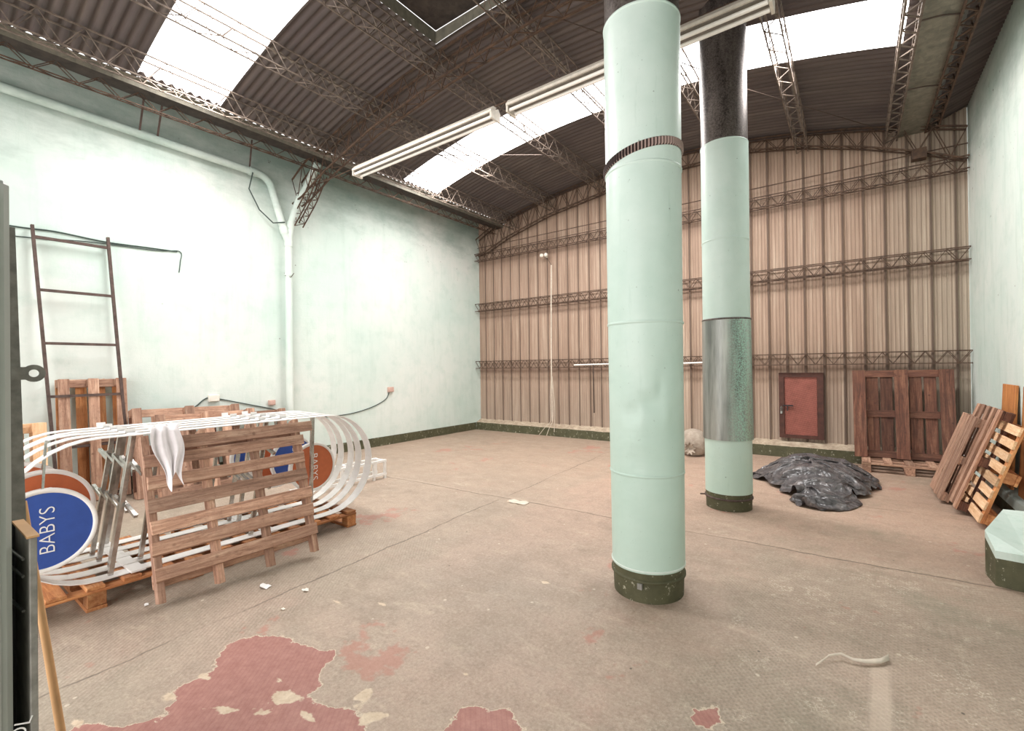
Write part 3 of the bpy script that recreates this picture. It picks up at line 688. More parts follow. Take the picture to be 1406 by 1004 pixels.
smallbox('outlet_box',3.70,.99,.10,.08,M['pink'],'small pinkish box on the left wall left of the drain pipe','box')
smallbox('socket',6.05,1.09,.13,.10,M['pink'],'small socket box on the left wall near the back corner','socket')

# ladder
def ladder():
    b=(-7.1,1.45,.0); r=empty('metal_ladder',b,'tall rusty steel ladder leaning on the left wall','ladder')
    def P(y,z): return V((-7.18-.20*z/3.15,y,z))
    for y0,y1 in ((1.20,1.035),(1.845,1.69)):
        MB().bar(P(y0,.0),P(y1,3.16),.042,.028,(0,1,0)).build('rail',M['ladder'],r,b)
    for z in (.06,.65,1.235,1.835,2.435,3.03):
        k=z/3.16; MB().bar(P(1.20-.165*k,z),P(1.845-.155*k,z),.03,.03).build('rung',M['ladder'],r,b)
ladder()

# ------------------------------------------------------------------ pallets
def pallet(name,M0,L,W,nd,bw,mat,label,group=None,mat2=None,skids=True,nblk=3,missing=(),cat='pallet',bh=.085,skw=.10):
    """deck boards along local X (L) spaced along local Y (W); deck on top (+Z)"""
    mat2=mat2 or mat
    r=empty(name,None,label,cat,group,M=M0)
    th=.02; zb=.022; jit=.003
    zc=zb+bh; zd=zc+th
    for j in range(nd):
        if j in missing: continue
        y=(W-bw)*j/(nd-1); e=random.uniform(-.012,.012)
        MB().box((0+e,y,zd),(L+e*.5,y+bw*random.uniform(.9,1.02),zd+th),jit=jit).build('deck_board',wood(mat,0),r,bevel=.002)
    for i in range(nblk):
        x=(L-.095)*i/(nblk-1)
        MB().box((x,0,zc),(x+.095,W,zc+th),jit=jit).build('cross_board',wood(mat2,1),r,bevel=.002)
    for j in range(3):
        y=(W-skw)*j/2
        for i in range(nblk):
            x=(L-.095)*i/(nblk-1)
            MB().box((x+.005,y,zb),(x+.09,y+.10,zc),jit=jit).build('block',wood(mat2,0),r,bevel=.003)
        if skids: MB().box((0,y,0),(L,y+skw,zb),jit=jit).build('skid_board',wood(mat2,0),r,bevel=.002)
    return r
def skid_pallet(name,M0,L,W,ns,boards,mat,label,group=None,back=(.06,),sw=.042,sh=.085,cat='pallet'):
    """stringers along local X; boards across (local Y) at given x positions"""
    r=empty(name,None,label,cat,group,M=M0)
    for j in range(ns):
        y=(W-sw)*j/(ns-1); MB().box((0,y,.018),(L,y+sw,.018+sh),jit=.003).build('stringer',wood(mat,0),r,bevel=.003)
    for k,(x,w,e0,e1) in enumerate(boards):
        d=random.uniform(-.012,.012)
        MB().add([],[]).box((x-w/2,e0,.018+sh),(x+w/2,W+e1,.018+sh+.02),jit=.006).build('deck_board',wood(mat,1),r,bevel=.002)
    for x in back: MB().box((x,0,0),(x+.09,W,.018),jit=.003).build('back_board',wood(mat,1),r,bevel=.002)
    return r
# front leaning pallet
b0=V((-3.60,1.06,0)); up=V((-.30,.0,1)).normalized()
M0=frame(b0+V((-.105*.955,0,.0)) ,up,V((0.085,1,0)))
# deck must face +X
ex,ey,ez=[V(c) for c in (M0.col[0][:3],M0.col[1][:3],M0.col[2][:3])]
FP=frame(V((-3.56,1.065,.035)) ,up,V((.075,-1,0)))
FP=frame(V((-3.715,1.065,.033)),up,V((.075,1,0)))
if FP.col[2][0]<0: FP=frame(V((-3.545,2.09,.035)),up,V((-.075,-1,0)))
bd=[(.175,.085,-.005,.0),(.335,.088,0,.01),(.465,.08,-.01,0),(.61,.09,.005,.005),(.755,.088,0,-.01),(.895,.085,-.01,0),(1.0,.085,-.1,-.15)]
skid_pallet('leaning_pallet',FP,1.075,1.05,4,bd,'wood','weathered slatted pallet leaning upright against the white sign frames',None,back=(.09,.93))

# base pallets under the frames (deck boards along world X)
def flat(x,y,L,W,z=0,rz=0): return Matrix.Translation((x,y,z))@Matrix.Rotation(rz,4,'Z')
pb=pallet('floor_pallet',flat(-4.87,.22,0,0),1.0,1.2,7,.10,'woodwarm','orange brown pallet under the left end of the white sign frames','pallets under the sign frames')
dup(pb,flat(-4.88,1.53,0,0),'orange brown pallet under the right end of the white sign frames')
PT=.149+.002
# pallets around the left wall
TP=frame(V((-7.10,1.20,.0)),V((-.16,0,1)),V((0,1,0)))
pallet('upright_pallet',frame(V((-7.125,1.215,.01)),V((-.11,.0,1)),V((0,1,0))),1.43,.62,4,.11,'woodwarm','tall orange wooden pallet standing behind the ladder',None,mat2='wood')
pallet('upright_pallet',frame(V((-6.76,1.80,.008)),V((-.27,.02,1)),V((0,1,0))),1.09,1.22,5,.12,'wooddark','reddish pallet leaning on the left wall below the junction box','pallets leaning on the left wall',mat2='wood')
pallet('upright_pallet',frame(V((-6.55,1.98,.008)),V((-.24,.0,1)),V((0,1,0))),1.0,1.15,5,.12,'wood','brown pallet leaning in front of the reddish pallet at the left wall','pallets leaning on the left wall')
pallet('upright_pallet',frame(V((-6.98,2.62,.008)),V((-.20,.0,1)),V((0,1,0))),.92,1.15,5,.12,'wood','brown pallet leaning on the left wall nearest the drain pipe','pallets leaning on the left wall')
pallet('upright_pallet',frame(V((-6.50,.50,.008)),V((-.10,0,1)),V((0,1,0))),1.0,.52,4,.11,'woodlight','pale narrow pallet standing left of the ladder foot',None)
# back right pallets
bp=pallet('floor_pallet',frame(V((.07,8.62,0)),V((0,-1,0)),V((1,0,0))),.56,1.02,5,.1,'wood','low brown pallet lying flat under the dark standing pallet',None)
bp.matrix_world=frame(V((.08,8.05,0)),V((0,1,0)),V((-1,0,0)))@Matrix.Translation((0,-1.02,0))
DP=frame(V((0.0,8.40,.152)),V((-.012,.10,1)),V((1,0,0)))
pallet('dark_pallet',DP,1.25,1.10,7,.135,'wooddark','large dark wooden pallet standing upright against the back wall',None,skw=.15)
# leaning right wall pallets
lean=lambda a: V((math.sin(a),0,math.cos(a)))
def rp(x,y,W,a,z=.0): return frame(V((x,y+W,z)),lean(a),V((0,-1,0)))
def leanpal(x,y,W_,L_,a,nd,bw,mat,mat2,bh,label,along_y=False):
    if along_y:
        Mx=frame(V((x,y,.0)),V((0,1,0)),lean(a))
        if Mx.col[2][0]>0: Mx=frame(V((x,y+W_,.0)),V((0,-1,0)),lean(a))
        Mx.translation.z=.149*0+.02
        return pallet('leaning_pallet',Mx,W_,L_,nd,bw,mat,label,'pallets leaning on the right wall',mat2=mat2,bh=bh)
    Mx=frame(V((x,y,.0)),lean(a),V((0,1,0)))
    if Mx.col[2][0]>0: Mx=frame(V((x,y+W_,.0)),lean(a),V((0,-1,0)))
    Mx.translation.z=.02
    return pallet('leaning_pallet',Mx,L_,W_,nd,bw,mat,label,'pallets leaning on the right wall',mat2=mat2,bh=bh)
A_=.325
leanpal(.787,6.66,.72,.93,A_,5,.125,'wood','wood',.018,'thin outermost brown pallet of the pile leaning on the right wall')
leanpal(.888,6.27,1.0,1.04,A_,5,.12,'wood','wooddark',.05,'brown pallet with a box shaped middle block in the pile on the right wall')
leanpal(1.005,5.84,1.1,.91,A_-.01,8,.085,'woodlight','woodwarm',.070,'pale slatted pallet leaning on the right wall, board ends towards the camera',True)
for y,l in ((6.79,'orange plank leaning on the right wall behind the pallets, further from the camera'),(6.05,'orange plank leaning on the right wall at the right edge of the view')):
    Mx=Matrix.Translation((1.235,y,.245))@Matrix.Rotation(.045,4,'Y')
    o=MB().box((-.010,-.25,.0),(.010,.25,1.02)).build('wooden_plank',wood('plankw',2),None,(0,0,0),bevel=.003); o.matrix_world=Mx; tag(o,l,'plank','orange planks leaning on the right wall')

# ------------------------------------------------------------------ sign frames
def text_mesh(body,size,M0,mat,parent,name):
    cu=bpy.data.curves.new(name,'FONT'); cu.body=body; cu.size=size; cu.align_x='CENTER'; cu.align_y='CENTER'; cu.extrude=.0008; cu.offset=-.0012*size/.1
    to=bpy.data.objects.new('tmp',cu); COL.objects.link(to); bpy.context.view_layer.update()
    me=bpy.data.meshes.new_from_object(to.evaluated_get(bpy.context.evaluated_depsgraph_get())); bpy.data.objects.remove(to)
    me.transform(M0); me.name=name; me.materials.clear(); me.materials.append(mat)
    o=bpy.data.objects.new(name,me); COL.objects.link(o); o.parent=parent; return o
RR=.462
def loop_pts(y0,y1,z0,R,n=18):
    pts=[]
    for i in range(n+1):
        a=-PI/2+PI*i/n; pts.append((y1-R+R*math.cos(a),z0+R+R*math.sin(a)))
    for i in range(n+1):
        a=PI/2+PI*i/n; pts.append((y0+R+R*math.cos(a),z0+R+R*math.sin(a)))
    return pts
def sign_frame(X,y0,y1,label,discL,discR,w=.10,posts=(.93,1.86)):
    o0=(X,(y0+y1)/2,PT); r=empty('sign_frame',o0,label,'sign frame','white oval sign frames on the pallets')
    pts=loop_pts(y0,y1,PT,RR); n=len(pts); th=.006
    cy=(y0+y1)/2; cz=PT+RR
    mb=MB(); vs=[]
    for (y,z) in pts:
        dy=y-min(max(y,y0+RR),y1-RR); dz=z-cz; l=math.hypot(dy,dz); ny,nz=dy/l,dz/l
        for sx,k in ((-w/2,0),(w/2,0),(w/2,th),(-w/2,th)): vs.append((X+sx,y-ny*k,z-nz*k))
    fs=[(4*i+k,4*((i+1)%n)+k,4*((i+1)%n)+(k+1)%4,4*i+(k+1)%4) for i in range(n) for k in range(4)]
    mb.add(vs,fs).build('oval_band',M['whitemetal'],r,o0)
    zt=PT+2*RR-th; zb=PT+th
    for g in posts:
        # chrome posts, leaning a little
        MB().bar((X,g,zb),(X,g+(.13 if g<2.2 else .03),zt),.028,.026,(0,1,0)).build('chrome_post',M['chrome'],r,o0)
    for g in (.96,1.83):
        for z,dy in ((.45,.045),(.72,.085)):
            MB().bar((X-.03,g+dy-.02,PT+z+.03),(X+.17,g+dy,PT+z-.05),.022,.022).build('hook_arm',M['chrome'],r,o0)
    for g in (1.02,1.92,2.1):
        MB().box((X-.10,g,zt+th),(X+.10,g+.055,zt+th+.004)).box((X-.10,g,zt+th),(X-.096,g+.055,zt+th+.03)).build('top_bracket',M['whitemetal'],r,o0)
    for g in (1.0,1.9): MB().box((X-.085,g,zb),(X+.085,g+.08,zb+.012)).build('base_plate',M['whitemetal'],r,o0)
    for D,side in ((discL,1),(discR,-1)):
        if not D: continue
        yc,zc,R,mat,xo=D
        xo=X+xo
        d=empty('x'); bpy.data.objects.remove(d)
        mb=MB(); n=64
        prof=[(R-.004,-.02),(R,-.018),(R,.018),(R-.004,.02),(R*.90,.02),(R*.90,.014)]
        vs=[]
        for rr,xx in prof:
            for j in range(n):
                t=2*PI*j/n; vs.append((xo+xx,yc+rr*math.cos(t),zc+rr*math.sin(t)))
        fs=[(i*n+j,i*n+(j+1)%n,(i+1)*n+(j+1)%n,(i+1)*n+j) for i in range(len(prof)-1) for j in range(n)]
        mb.add(vs,fs,True); mb.add(vs[:n],[tuple(range(n))])
        disc=mb.build('sign_disc',M['rimwhite'],r,o0)
        MB().disc((xo+.0145,yc,zc),(0,1,0),(0,0,1),R*.905,64).build('coloured_face',M[mat],disc,o0)
        if D is discL: T=frame(V((xo+.0165,yc+.02,zc))-V(o0),V((0,0,1)),V((0,-1,0)))
        else: T=frame(V((xo+.0165,yc+.01,zc))-V(o0),V((0,0,-1)),V((0,1,0)))
        text_mesh('BABYS',R*(.40 if D is discL else .40),T,M['letter'],disc,'lettering')
        MB().bar((xo,yc,zc+R-.01),(X,yc+.02,zt),.012,.012,(0,1,0)).build('disc_hanger',M['chrome'],r,o0)
t=NT('tarnished_chrome'); v=t.coord(); f=t.noise(v,9,5,.7); M['chrome']=t.set(t.ramp(f,[(.3,'#8f8a84'),(.7,'#d8d6d2')]),.25,.9)
sign_frame(-3.985,.40,2.955,'white oval sign frame nearest the camera with a blue BABYS disc',(.59,.55,.252,'blue',.03),None,posts=(.91,1.80,2.32))
sign_frame(-4.165,.36,2.965,'second white oval sign frame with the readable orange BABYS disc at its right end',(.62,.63,.255,'orange',.0),(2.42,.59,.225,'orange',.05),posts=(.95,1.12,1.9))
sign_frame(-4.345,.33,3.00,'middle white oval sign frame, third one back from the camera',(.52,.66,.27,'orange',.0),(2.36,.64,.22,'blue',.0))
sign_frame(-4.525,.38,3.0,'fourth white oval sign frame, behind the middle one',None,(2.28,.62,.25,'orange',.0))
sign_frame(-4.705,.35,3.03,'rearmost white oval sign frame, nearest the left wall',None,(2.20,.66,.25,'blue',.0),posts=(1.05,1.75))
# small white rail frame lying on the floor beyond
r=empty('rail_frame',(-5.3,3.6,0),'small white ladder shaped metal frame on the floor behind the oval frames','frame')
for xx in (-5.42,-5.22): MB().bar((xx,2.9,.24),(xx,4.15,.24),.035,.03).build('long_rail',M['whitemetal'],r,(-5.3,3.6,0)); MB().bar((xx,2.9,.06),(xx,4.15,.06),.035,.03).build('long_rail',M['whitemetal'],r,(-5.3,3.6,0))
for xx in (-5.42,-5.22):
    for yy in (3.05,3.6,3.95,4.13): MB().bar((xx,yy,.0),(xx,yy,.24),.03,.03).build('upright',M['whitemetal'],r,(-5.3,3.6,0))
for yy in (3.05,3.6,4.13): MB().bar((-5.42,yy,.24),(-5.22,yy,.24),.03,.02).build('cross_rail',M['whitemetal'],r,(-5.3,3.6,0))
# rag over the pallet corner
mb=MB(); nu,nv=16,26; vs=[]
for j in range(nv+1):
    t_=j/nv
    for i in range(nu+1):
        u=i/nu
        s=t_*.46-.12
        wdt=.17*(1-.25*t_)+.03*math.sin(5*t_)
        y=1.10+wdt*(u-.35)+.05*t_+.012*math.sin(9*t_+3*u)
        if s<0: x=-3.735+s*1.0; z=1.125+.012*math.sin(u*14)+.01
        else:
            z=1.115-s*(1+.18*math.sin(u*7)); x=-3.388-.3*z+.016*math.sin(u*16+t_*4)
        vs.append((x,y,z))
fs=[(j*(nu+1)+i,j*(nu+1)+i+1,(j+1)*(nu+1)+i+1,(j+1)*(nu+1)+i) for j in range(nv) for i in range(nu)]
mb.add(vs,fs,True); o=mb.build('cloth_rag',M['cloth'],None,(-3.9,1.12,1.0)); tag(o,'crumpled white rag hanging over the left corner of the leaning pallet','rag')
sm=o.modifiers.new('Solid','SOLIDIFY'); sm.thickness=.003; o.modifiers.new('Sub','SUBSURF').levels=1

# ------------------------------------------------------------------ small door in the back wall
r=empty('door_1',(-.69,8.8,.30),kind='structure')
x0,x1,z0,z1=-.995,-.382,.30,1.36; o0=(-.69,8.8,.30)
mb=MB().box((x0,8.77,z0),(x0+.075,8.83,z1)).box((x1-.085,8.77,z0),(x1,8.83,z1)).box((x0+.075,8.77,z1-.07),(x1-.085,8.83,z1)).box((x0+.075,8.77,z0),(x1-.085,8.83,z0+.05)); mb.build('door_frame',M['redframe'],r,o0)
lf=MB().box((x0+.078,8.795,z0+.052),(x1-.088,8.825,z1-.072)).build('door_leaf',M['tread'],r,o0)
MB().box((x0+.06,8.755,.815),(x0+.20,8.772,.835)).box((x0+.115,8.75,.74),(x0+.128,8.765,.82)).build('bolt',M['black'],lf,o0)
pl=empty('padlock',(-.965,8.755,.72),'small padlock hanging on the red door frame','padlock')
MB().box((-.975,8.748,.69),(-.945,8.766,.73)).build('lock_body',M['galv'],pl,(-.965,8.755,.72),bevel=.003)
MB().tube([(-.970,8.757,.725),(-.970,8.757,.80),(-.960,8.757,.815),(-.950,8.757,.80),(-.950,8.757,.725)],.004,6).build('shackle',M['galv'],pl,(-.965,8.755,.72))

# conduit, lights and wires on the back wall
cable('conduit',[(-5.255,8.66,3.71),(-5.27,8.65,2.6),(-5.28,8.65,1.4),(-5.29,8.68,.32)],.014,M['cablew'],'thin pale vertical conduit down the back wall left of the big column','conduit')
for k,(pts,l) in enumerate(((( (-5.29,8.66,1.3),(-5.33,8.66,.8),(-5.32,8.66,.35),(-5.42,8.60,.2),(-5.56,8.56,.02)),'pale loose wire trailing from the conduit to the floor, left strand'),(((-5.27,8.66,1.3),(-5.24,8.66,.8),(-5.27,8.66,.35),(-5.32,8.60,.18),(-5.36,8.54,.02)),'pale loose wire dropping straight from the conduit over the kerb'),(((-5.28,8.645,1.2),(-5.21,8.65,.7),(-5.22,8.65,.3),(-5.2,8.60,.1)),'pale loose wire right of the conduit foot'))):
    cable('loose_wire',pts,.006,M['cablew'],l,'wire',5,'loose wires at the conduit foot')
sl=empty('wall_spotlight',(-5.47,8.74,3.95),'small white twin spotlight high on the back wall left of the column','spotlight')
MB().box((-5.49,8.78,3.93),(-5.45,8.83,3.97)).build('bracket',M['whiteplastic'],sl,(-5.47,8.74,3.95))
for s in (-1,1): MB().lathe([(.0,0),(.035,.0),(.045,.04),(.03,.07),(.0,.07)],20,(-5.47+s*.055,8.70,3.93)).build('spot_head',M['whiteplastic'],sl,(-5.47,8.74,3.95))
cable('loose_wire',[(-5.46,8.72,3.93),(-5.38,8.72,3.86),(-5.27,8.68,3.72)],.005,M['wire'],'short wire between the twin spotlight and the conduit top','wire')
for a,b,l in ((-4.72,-3.6,'white plastic tube lying on the lowest girt left of the big column'),(-2.6,-2.0,'white plastic tube lying on the lowest girt between the columns')):
    o=MB().tube([(a,8.64,1.535),(b,8.64,1.55)],.014,8).build('plastic_tube',M['whitemetal'],None,(a,8.64,1.53)); tag(o,l,'tube')
o=MB().tube([(-4.28,8.64,1.53),(-4.285,8.66,1.0),(-4.29,8.68,.55)],.013,6).build('dark_bar',M['wire'],None,(-4.28,8.64,1.5)); tag(o,'thin dark bar hanging from the lowest girt beside the big column','bar')

# ------------------------------------------------------------------ plastic sheet heap, sack
def heap():
    """a big plastic sheet squeezed into a small outline: springs buckle it into folds"""
    import numpy as np
    rng=np.random.RandomState(5)
    OUT=[(-1.12,6.9),(-.95,6.62),(-.78,6.35),(-.62,6.05),(-.50,5.74),(-.30,5.66),(-.10,5.75),(.06,6.05),(.05,6.3),(.18,6.75),(.24,7.2),(.20,7.7),(.05,8.1),(-.35,8.2),(-.75,8.15),(-1.0,7.9),(-.98,7.5),(-1.08,7.2)]
    c=np.array([-.42,7.0]); N=96
    ang=np.array([math.atan2(b-c[1],a-c[0]) for a,b in OUT]); rad=np.array([math.hypot(a-c[0],b-c[1]) for a,b in OUT])
    o_=np.argsort(ang); ang=ang[o_]; rad=rad[o_]
    def rr(t): return np.interp(t,np.r_[ang[-1]-2*PI,ang,ang[0]+2*PI],np.r_[rad[-1],rad,rad[0]])
    g=np.linspace(-1,1,N); U,W=np.meshgrid(g,g,indexing='ij')
    # square to disc
    X=U*np.sqrt(1-W*W/2); Y=W*np.sqrt(1-U*U/2); r=np.hypot(X,Y); t=np.arctan2(Y,X)
    R0=rr(t); P=np.stack([c[0]+X*R0,c[1]+Y*R0,np.zeros_like(X)],-1)
    base=P.copy()
    nz=np.array([[noise.noise(V((a*3.4+b*2.2,b*6.0,2)))+.7*noise.noise(V((a*7-b*3,b*13,5))) for b in g] for a in g])
    bulk=np.clip(1-r**2.2,0,1)*np.where(P[...,1]>6.5,.36,.12+.20*np.clip((P[...,1]-5.8)/.7,0,1))
    P[...,2]=bulk+.12*(1-np.abs(nz)*1.8)+.004*rng.rand(N,N)
    cons=[]
    for di,dj,k in ((1,0,1.),(0,1,1.),(1,1,.6),(1,-1,.6),(3,0,.08),(0,3,.08)):
        a=(slice(0,N-di) , slice(max(0,-dj),N-max(0,dj))); b=(slice(di,N),slice(max(0,dj),N+min(0,dj)))
        d=np.linalg.norm(base[b]-base[a],axis=-1)*(1.36 if di<3 and dj<3 else 1.27)
        cons.append((a,b,d,k))
    vel=np.zeros_like(P); cnt=np.zeros((N,N,1))
    for a,b,d,k in cons: cnt[a]+=k; cnt[b]+=k
    rout=rr(np.arctan2(base[...,1]-c[1],base[...,0]-c[0]))
    for it in range(170):
        vel*=.90; vel[...,2]-=.0005; Q=P+vel
        for sub in range(6):
            acc=np.zeros_like(Q)
            for a,b,d,k in cons:
                dv=Q[b]-Q[a]; L=np.linalg.norm(dv,axis=-1); m=((L-d)/np.maximum(L,1e-6))[...,None]*dv*.5*k
                acc[a]+=m; acc[b]-=m
            Q+=acc/cnt*1.6
            dx=Q[...,0]-c[0]; dy=Q[...,1]-c[1]; rr_=np.hypot(dx,dy); lim=rr(np.arctan2(dy,dx)); f=np.minimum(1,lim/np.maximum(rr_,1e-6))
            Q[...,0]=c[0]+dx*f; Q[...,1]=c[1]+dy*f
            s_=np.clip(rr_/np.maximum(lim,1e-6),0,1)
            fl=np.clip(1-s_**2.2,0,1)*np.where(Q[...,1]>6.5,.31,.10+.17*np.clip((Q[...,1]-5.8)/.7,0,1))+.005
            off=Q[...,:2]-base[...,:2]; L=np.linalg.norm(off,axis=-1,keepdims=True); off*=np.minimum(1,.085/np.maximum(L,1e-6)); Q[...,:2]=base[...,:2]+off
            Q[...,2]=np.clip(Q[...,2],fl*(.9+.0*fl),fl+.19)
        vel=Q-P; P=Q
    for i in range(N):
        for j in range(N):
            q=V((P[i,j,0]*7+.8*noise.noise(V((g[i]*6,g[j]*6,1))),P[i,j,1]*5,P[i,j,2]*6)); ds,_p=noise.voronoi(q); P[i,j,2]+=.018*min(.5,ds[1]-ds[0])-.004
            q=V((P[i,j,0]*19,P[i,j,1]*14,P[i,j,2]*12)); ds,_p=noise.voronoi(q); P[i,j,2]+=.006*min(.5,ds[1]-ds[0])
    P[...,2]=np.maximum(P[...,2],.004)
    mb=MB(); mb.add([tuple(map(float,p)) for p in P.reshape(-1,3)],[(i*N+j,(i+1)*N+j,(i+1)*N+j+1,i*N+j+1) for i in range(N-1) for j in range(N-1)],True)
    o=mb.build('plastic_sheet',M['tarp'],None,(-.42,7.0,0)); tag(o,'crumpled heap of dark grey plastic sheeting on the floor before the back wall','plastic sheet')
    sb=o.modifiers.new('Sub','SUBSURF'); sb.levels=1; sb.render_levels=1
heap()
sc=(-2.17,8.07)
mb=MB(); 
def pleat(t,z): return 0
vs=[]; n=64; m=30
for j in range(m+1):
    a=PI*j/m
    for i in range(n):
        t=2*PI*i/n; r=.235*math.sin(a)**.85; 
        # local axis: neck towards the camera (-Y)
        x=r*math.cos(t); z=r*math.sin(t)*.95; y=.20*math.cos(a)
        if j<8: 
            k=(8-j)/8; rr=1-.5*k*k+.10*math.sin(t*14)*k; x*=rr; z*=rr; y-=0; 
        q=V((x*6,y*6,z*6)); d=.012*noise.noise(q)
        vs.append((sc[0]+x*(1+d*3),sc[1]-y*1.0,max(.004,.215+z*(1+d*3)-(.02 if z<0 else 0))))
fs=[(j*n+i,j*n+(i+1)%n,(j+1)*n+(i+1)%n,(j+1)*n+i) for j in range(m) for i in range(n)]
r=empty('woven_sack',(sc[0],sc[1],0),'round tied woven sack on the floor between the two columns','sack')
mb.add(vs,fs,True).build('sack_body',M['sack'],r,(sc[0],sc[1],0))
mb=MB(); vs=[]
for j in range(7):
    k=j/6
    for i in range(40):
        t=2*PI*i/40; rr=(.028+.055*k**1.3)*(1+.28*math.sin(t*9)*k); vs.append((sc[0]+rr*math.cos(t),sc[1]-.19-.06*k,.17-.03*k+rr*math.sin(t)))
mb.add(vs,[(j*40+i,j*40+(i+1)%40,(j+1)*40+(i+1)%40,(j+1)*40+i) for j in range(6) for i in range(40)],True).build('tied_neck',M['sack'],r,(sc[0],sc[1],0))

# ------------------------------------------------------------------ near left: steel locker, channel, broom stick
r=empty('steel_locker',(-2.1,-.15,0),'tall grey steel locker at the left edge of the view','locker')
MB().box((-2.3,-.40,0),(-1.9,.223,2.04)).build('cabinet_body',M['greysteel'],r,(-2.1,-.15,0),bevel=.012)
MB().box((-1.9,-.375,.05),(-1.893,.20,1.99)).build('door_panel',M['greysteel'],r,(-2.1,-.15,0),bevel=.003)
MB().add([(-1.8915,.0,2.0),(-1.8915,.195,2.012),(-1.8915,.18,1.985),(-1.8915,.10,1.962),(-1.8915,.0,1.95)],[(0,1,2,3,4)]).build('scuffed_patch',m_plain('blue_grey_scuff','#9fb2b8',.5,0,.2),r,(-2.1,-.15,0))
r=empty('steel_post',(-2.34,.25,0),'narrow worn steel post with a hasp beside the grey locker','post')
MB().add([(-2.31,.20,.0),(-2.31,.325,.0),(-2.31,.283,2.0),(-2.31,.20,2.0),(-2.37,.20,.0),(-2.37,.325,.0),(-2.37,.283,2.0),(-2.37,.20,2.0)],[(0,1,2,3),(7,6,5,4),(1,5,6,2),(0,3,7,4),(3,2,6,7),(0,4,5,1)]).build('post_body',M['greydark'],r,(-2.34,.25,0))
mb=MB(); n=24; c=V((-2.305,.325,1.5)); vs=[]
for i in range(n): 
    t=2*PI*i/n; vs.append(c+V((0,.030*math.cos(t),.030*math.sin(t)))); vs.append(c+V((0,.013*math.cos(t),.013*math.sin(t))))
mb.add(vs,[(2*i,2*((i+1)%n),2*((i+1)%n)+1,2*i+1) for i in range(n)]); mb.box((-2.308,.27,1.478),(-2.302,.312,1.522)); o=mb.build('hasp',M['greydark'],r,(-2.34,.25,0)); s=o.modifiers.new('S','SOLIDIFY'); s.thickness=.004
r=empty('steel_channel',(-2.0,.25,0),'dark open steel channel standing in front of the sign frames','channel')
MB().box((-2.14,.21,0),(-2.13,.272,1.03)).build('channel_back',M['black'],r,(-2.0,.25,0))
MB().box((-2.14,.256,0),(-1.90,.272,1.03)).build('channel_flange',M['greydark'],r,(-2.0,.25,0),bevel=.002)
MB().box((-2.14,.208,0),(-1.91,.216,1.0)).build('channel_side',M['black'],r,(-2.0,.25,0))
MB().box((-2.14,.250,1.03),(-1.895,.276,1.036)).build('channel_cap',M['stick'],r,(-2.0,.25,0))
for z in (.93,.98,.83): MB().tube([(-2.12,.225,z),(-1.95,.25,z-.02)],.004,8).build('steel_pin',M['galv'],r,(-2.0,.25,0))
text_mesh('OL',.05,frame(V((-1.899,.236,.50))-V((-2.0,.25,0)),V((0,.35,.94)),V((0,-.94,.35))),M['letter'],r,'chalk_marks')
for _o in r.children:
    if _o.name.startswith('channel_side'): pass
STK0=V((-2.5,.428,.022)); STK1=V((-2.62,.335,1.0))
o=MB().tube([STK0,STK1],[.014,.0125],12).build('broom_handle',M['stick'],None,(-2.46,.455,0)); tag(o,'tan wooden broom handle leaning behind the dark steel channel','stick')

# ------------------------------------------------------------------ litter
def flake(x,y,s,name,label,mat,cat,seed,group=None,h=.012):
    random.seed(seed); n=11; vs=[(x,y,h*.6)]
    for i in range(n):
        t=2*PI*i/n; r=s*random.uniform(.55,1.1); vs.append((x+r*math.cos(t)*1.3,y+r*math.sin(t)*.8,random.uniform(.002,h)))
    o=MB().add(vs,[(0,i+1,(i+1)%n+1) for i in range(n)]).build(name,mat,None,(x,y,0)); tag(o,label,cat,group)
flake(-3.304,1.59,.045,'paper_scrap','white paper scrap on the floor in front of the leaning pallet',M['whitemetal'],'scrap',3)
flake(-3.02,4.2,.11,'paper_scrap','large pale paper scrap far out on the open floor',M['cablew'],'scrap',5)
flake(-3.68,1.02,.02,'paper_scrap','tiny white scrap by the left foot of the leaning pallet',M['whitemetal'],'scrap',6)
flake(-3.02,1.72,.03,'plaster_chip','pale plaster chip on the floor right of the paper scrap',M['whiteplastic'],'chip',9)
flake(-2.9,1.5,.015,'plaster_chip','little plaster chip near the tip of the red floor patch',M['whiteplastic'],'chip',11)
pts=[(-.169,2.741,.008),(-.14,2.80,.012),(-.12,2.84,.02),(-.07,2.89,.022),(-.02,2.88,.016),(.03,2.90,.014),(.09,2.95,.012),(.125,3.01,.012)]
mb=MB(); vs=[]
for i,p in enumerate(pts):
    w=.006+(.02*(i-4)/3 if i>4 else 0); vs+=[(p[0],p[1]-w,p[2]),(p[0],p[1]+w,p[2]+.006)]
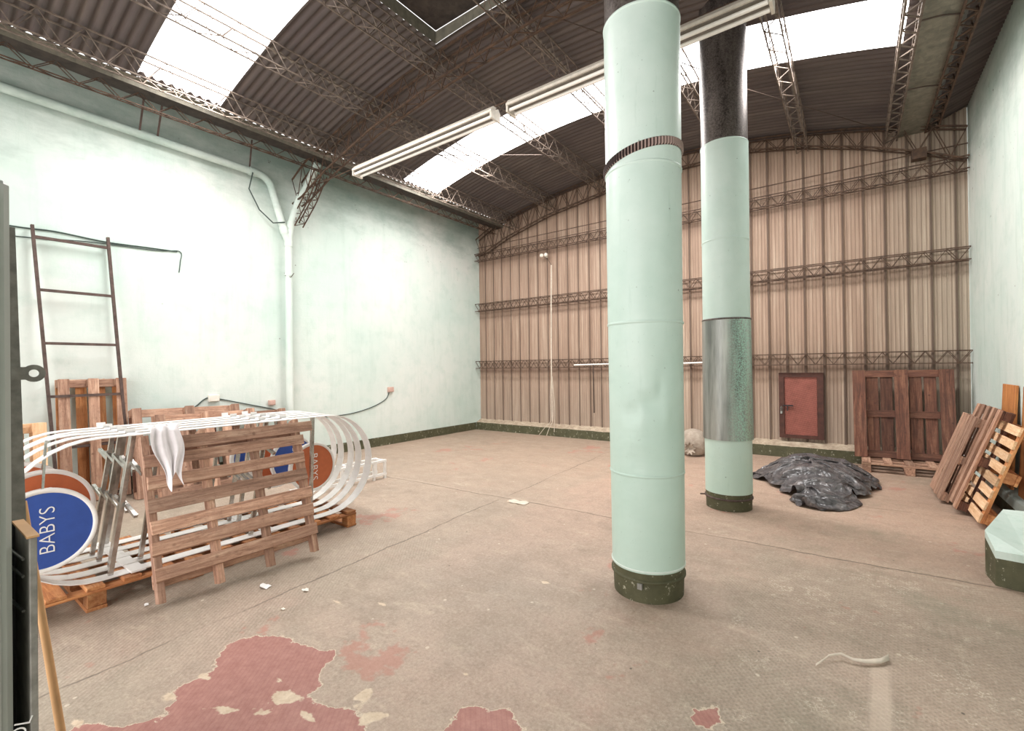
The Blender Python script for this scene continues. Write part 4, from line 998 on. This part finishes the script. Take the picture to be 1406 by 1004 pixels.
mb.add(vs,[(2*i,2*i+2,2*i+3,2*i+1) for i in range(len(pts)-1)],True); o=mb.build('torn_strip',M['cablew'],None,(0,2.88,0)); tag(o,'curly torn strip of pale tape on the floor in the right foreground','strip'); s=o.modifiers.new('S','SOLIDIFY'); s.thickness=.003

# ------------------------------------------------------------------ camera, light, world
cam=bpy.data.cameras.new('camera'); co=bpy.data.objects.new('camera',cam); COL.objects.link(co)
F0,YAW,PIT,ROL=639.6661,.6324,.0042,-.0122
f=V((-math.sin(YAW)*math.cos(PIT),math.cos(YAW)*math.cos(PIT),math.sin(PIT))); rr=V((math.cos(YAW),math.sin(YAW),0)); uu=rr.cross(f)
r2=rr*math.cos(ROL)+uu*math.sin(ROL); u2=-rr*math.sin(ROL)+uu*math.cos(ROL)
Mc=Matrix((r2,u2,-f)).transposed().to_4x4(); Mc.translation=V((0,0,1.5)); co.matrix_world=Mc
cam.sensor_width=36; cam.lens=F0/1406*36; cam.clip_start=.05
bpy.context.scene.camera=co
w=bpy.data.worlds.new('world'); bpy.context.scene.world=w; w.use_nodes=True; bg=w.node_tree.nodes['Background']; bg.inputs[0].default_value=(1,.98,.97,1); bg.inputs[1].default_value=1.6
def area(name,loc,rot,sx,sy,e,col=(1,1,1)):
    l=bpy.data.lights.new(name,'AREA'); l.shape='RECTANGLE'; l.size=sx; l.size_y=sy; l.energy=e; l.color=col
    o=bpy.data.objects.new(name,l); COL.objects.link(o); o.location=loc; o.rotation_euler=rot; return o
area('fill_behind_camera',(-3.0,YF+.05,1.95),(PI/2,0,0),6.3,3.8,420,(1,.97,.95))  # soft fill lamp added behind the camera, inside the made-up opening
# daylight falling through each skylight
area('skylight_daylight',(-5.3,2.22,4.88),(0,-.08,0),2.4,.8,150,(1,.98,.96))
area('skylight_daylight',(-3.0,6.14,5.0),(0,0,0),6.6,.75,330,(1,.98,.96))
vs_=bpy.context.scene.view_settings; vs_.view_transform='Standard'; vs_.look='None'; vs_.exposure=-.22; vs_.gamma=1.0
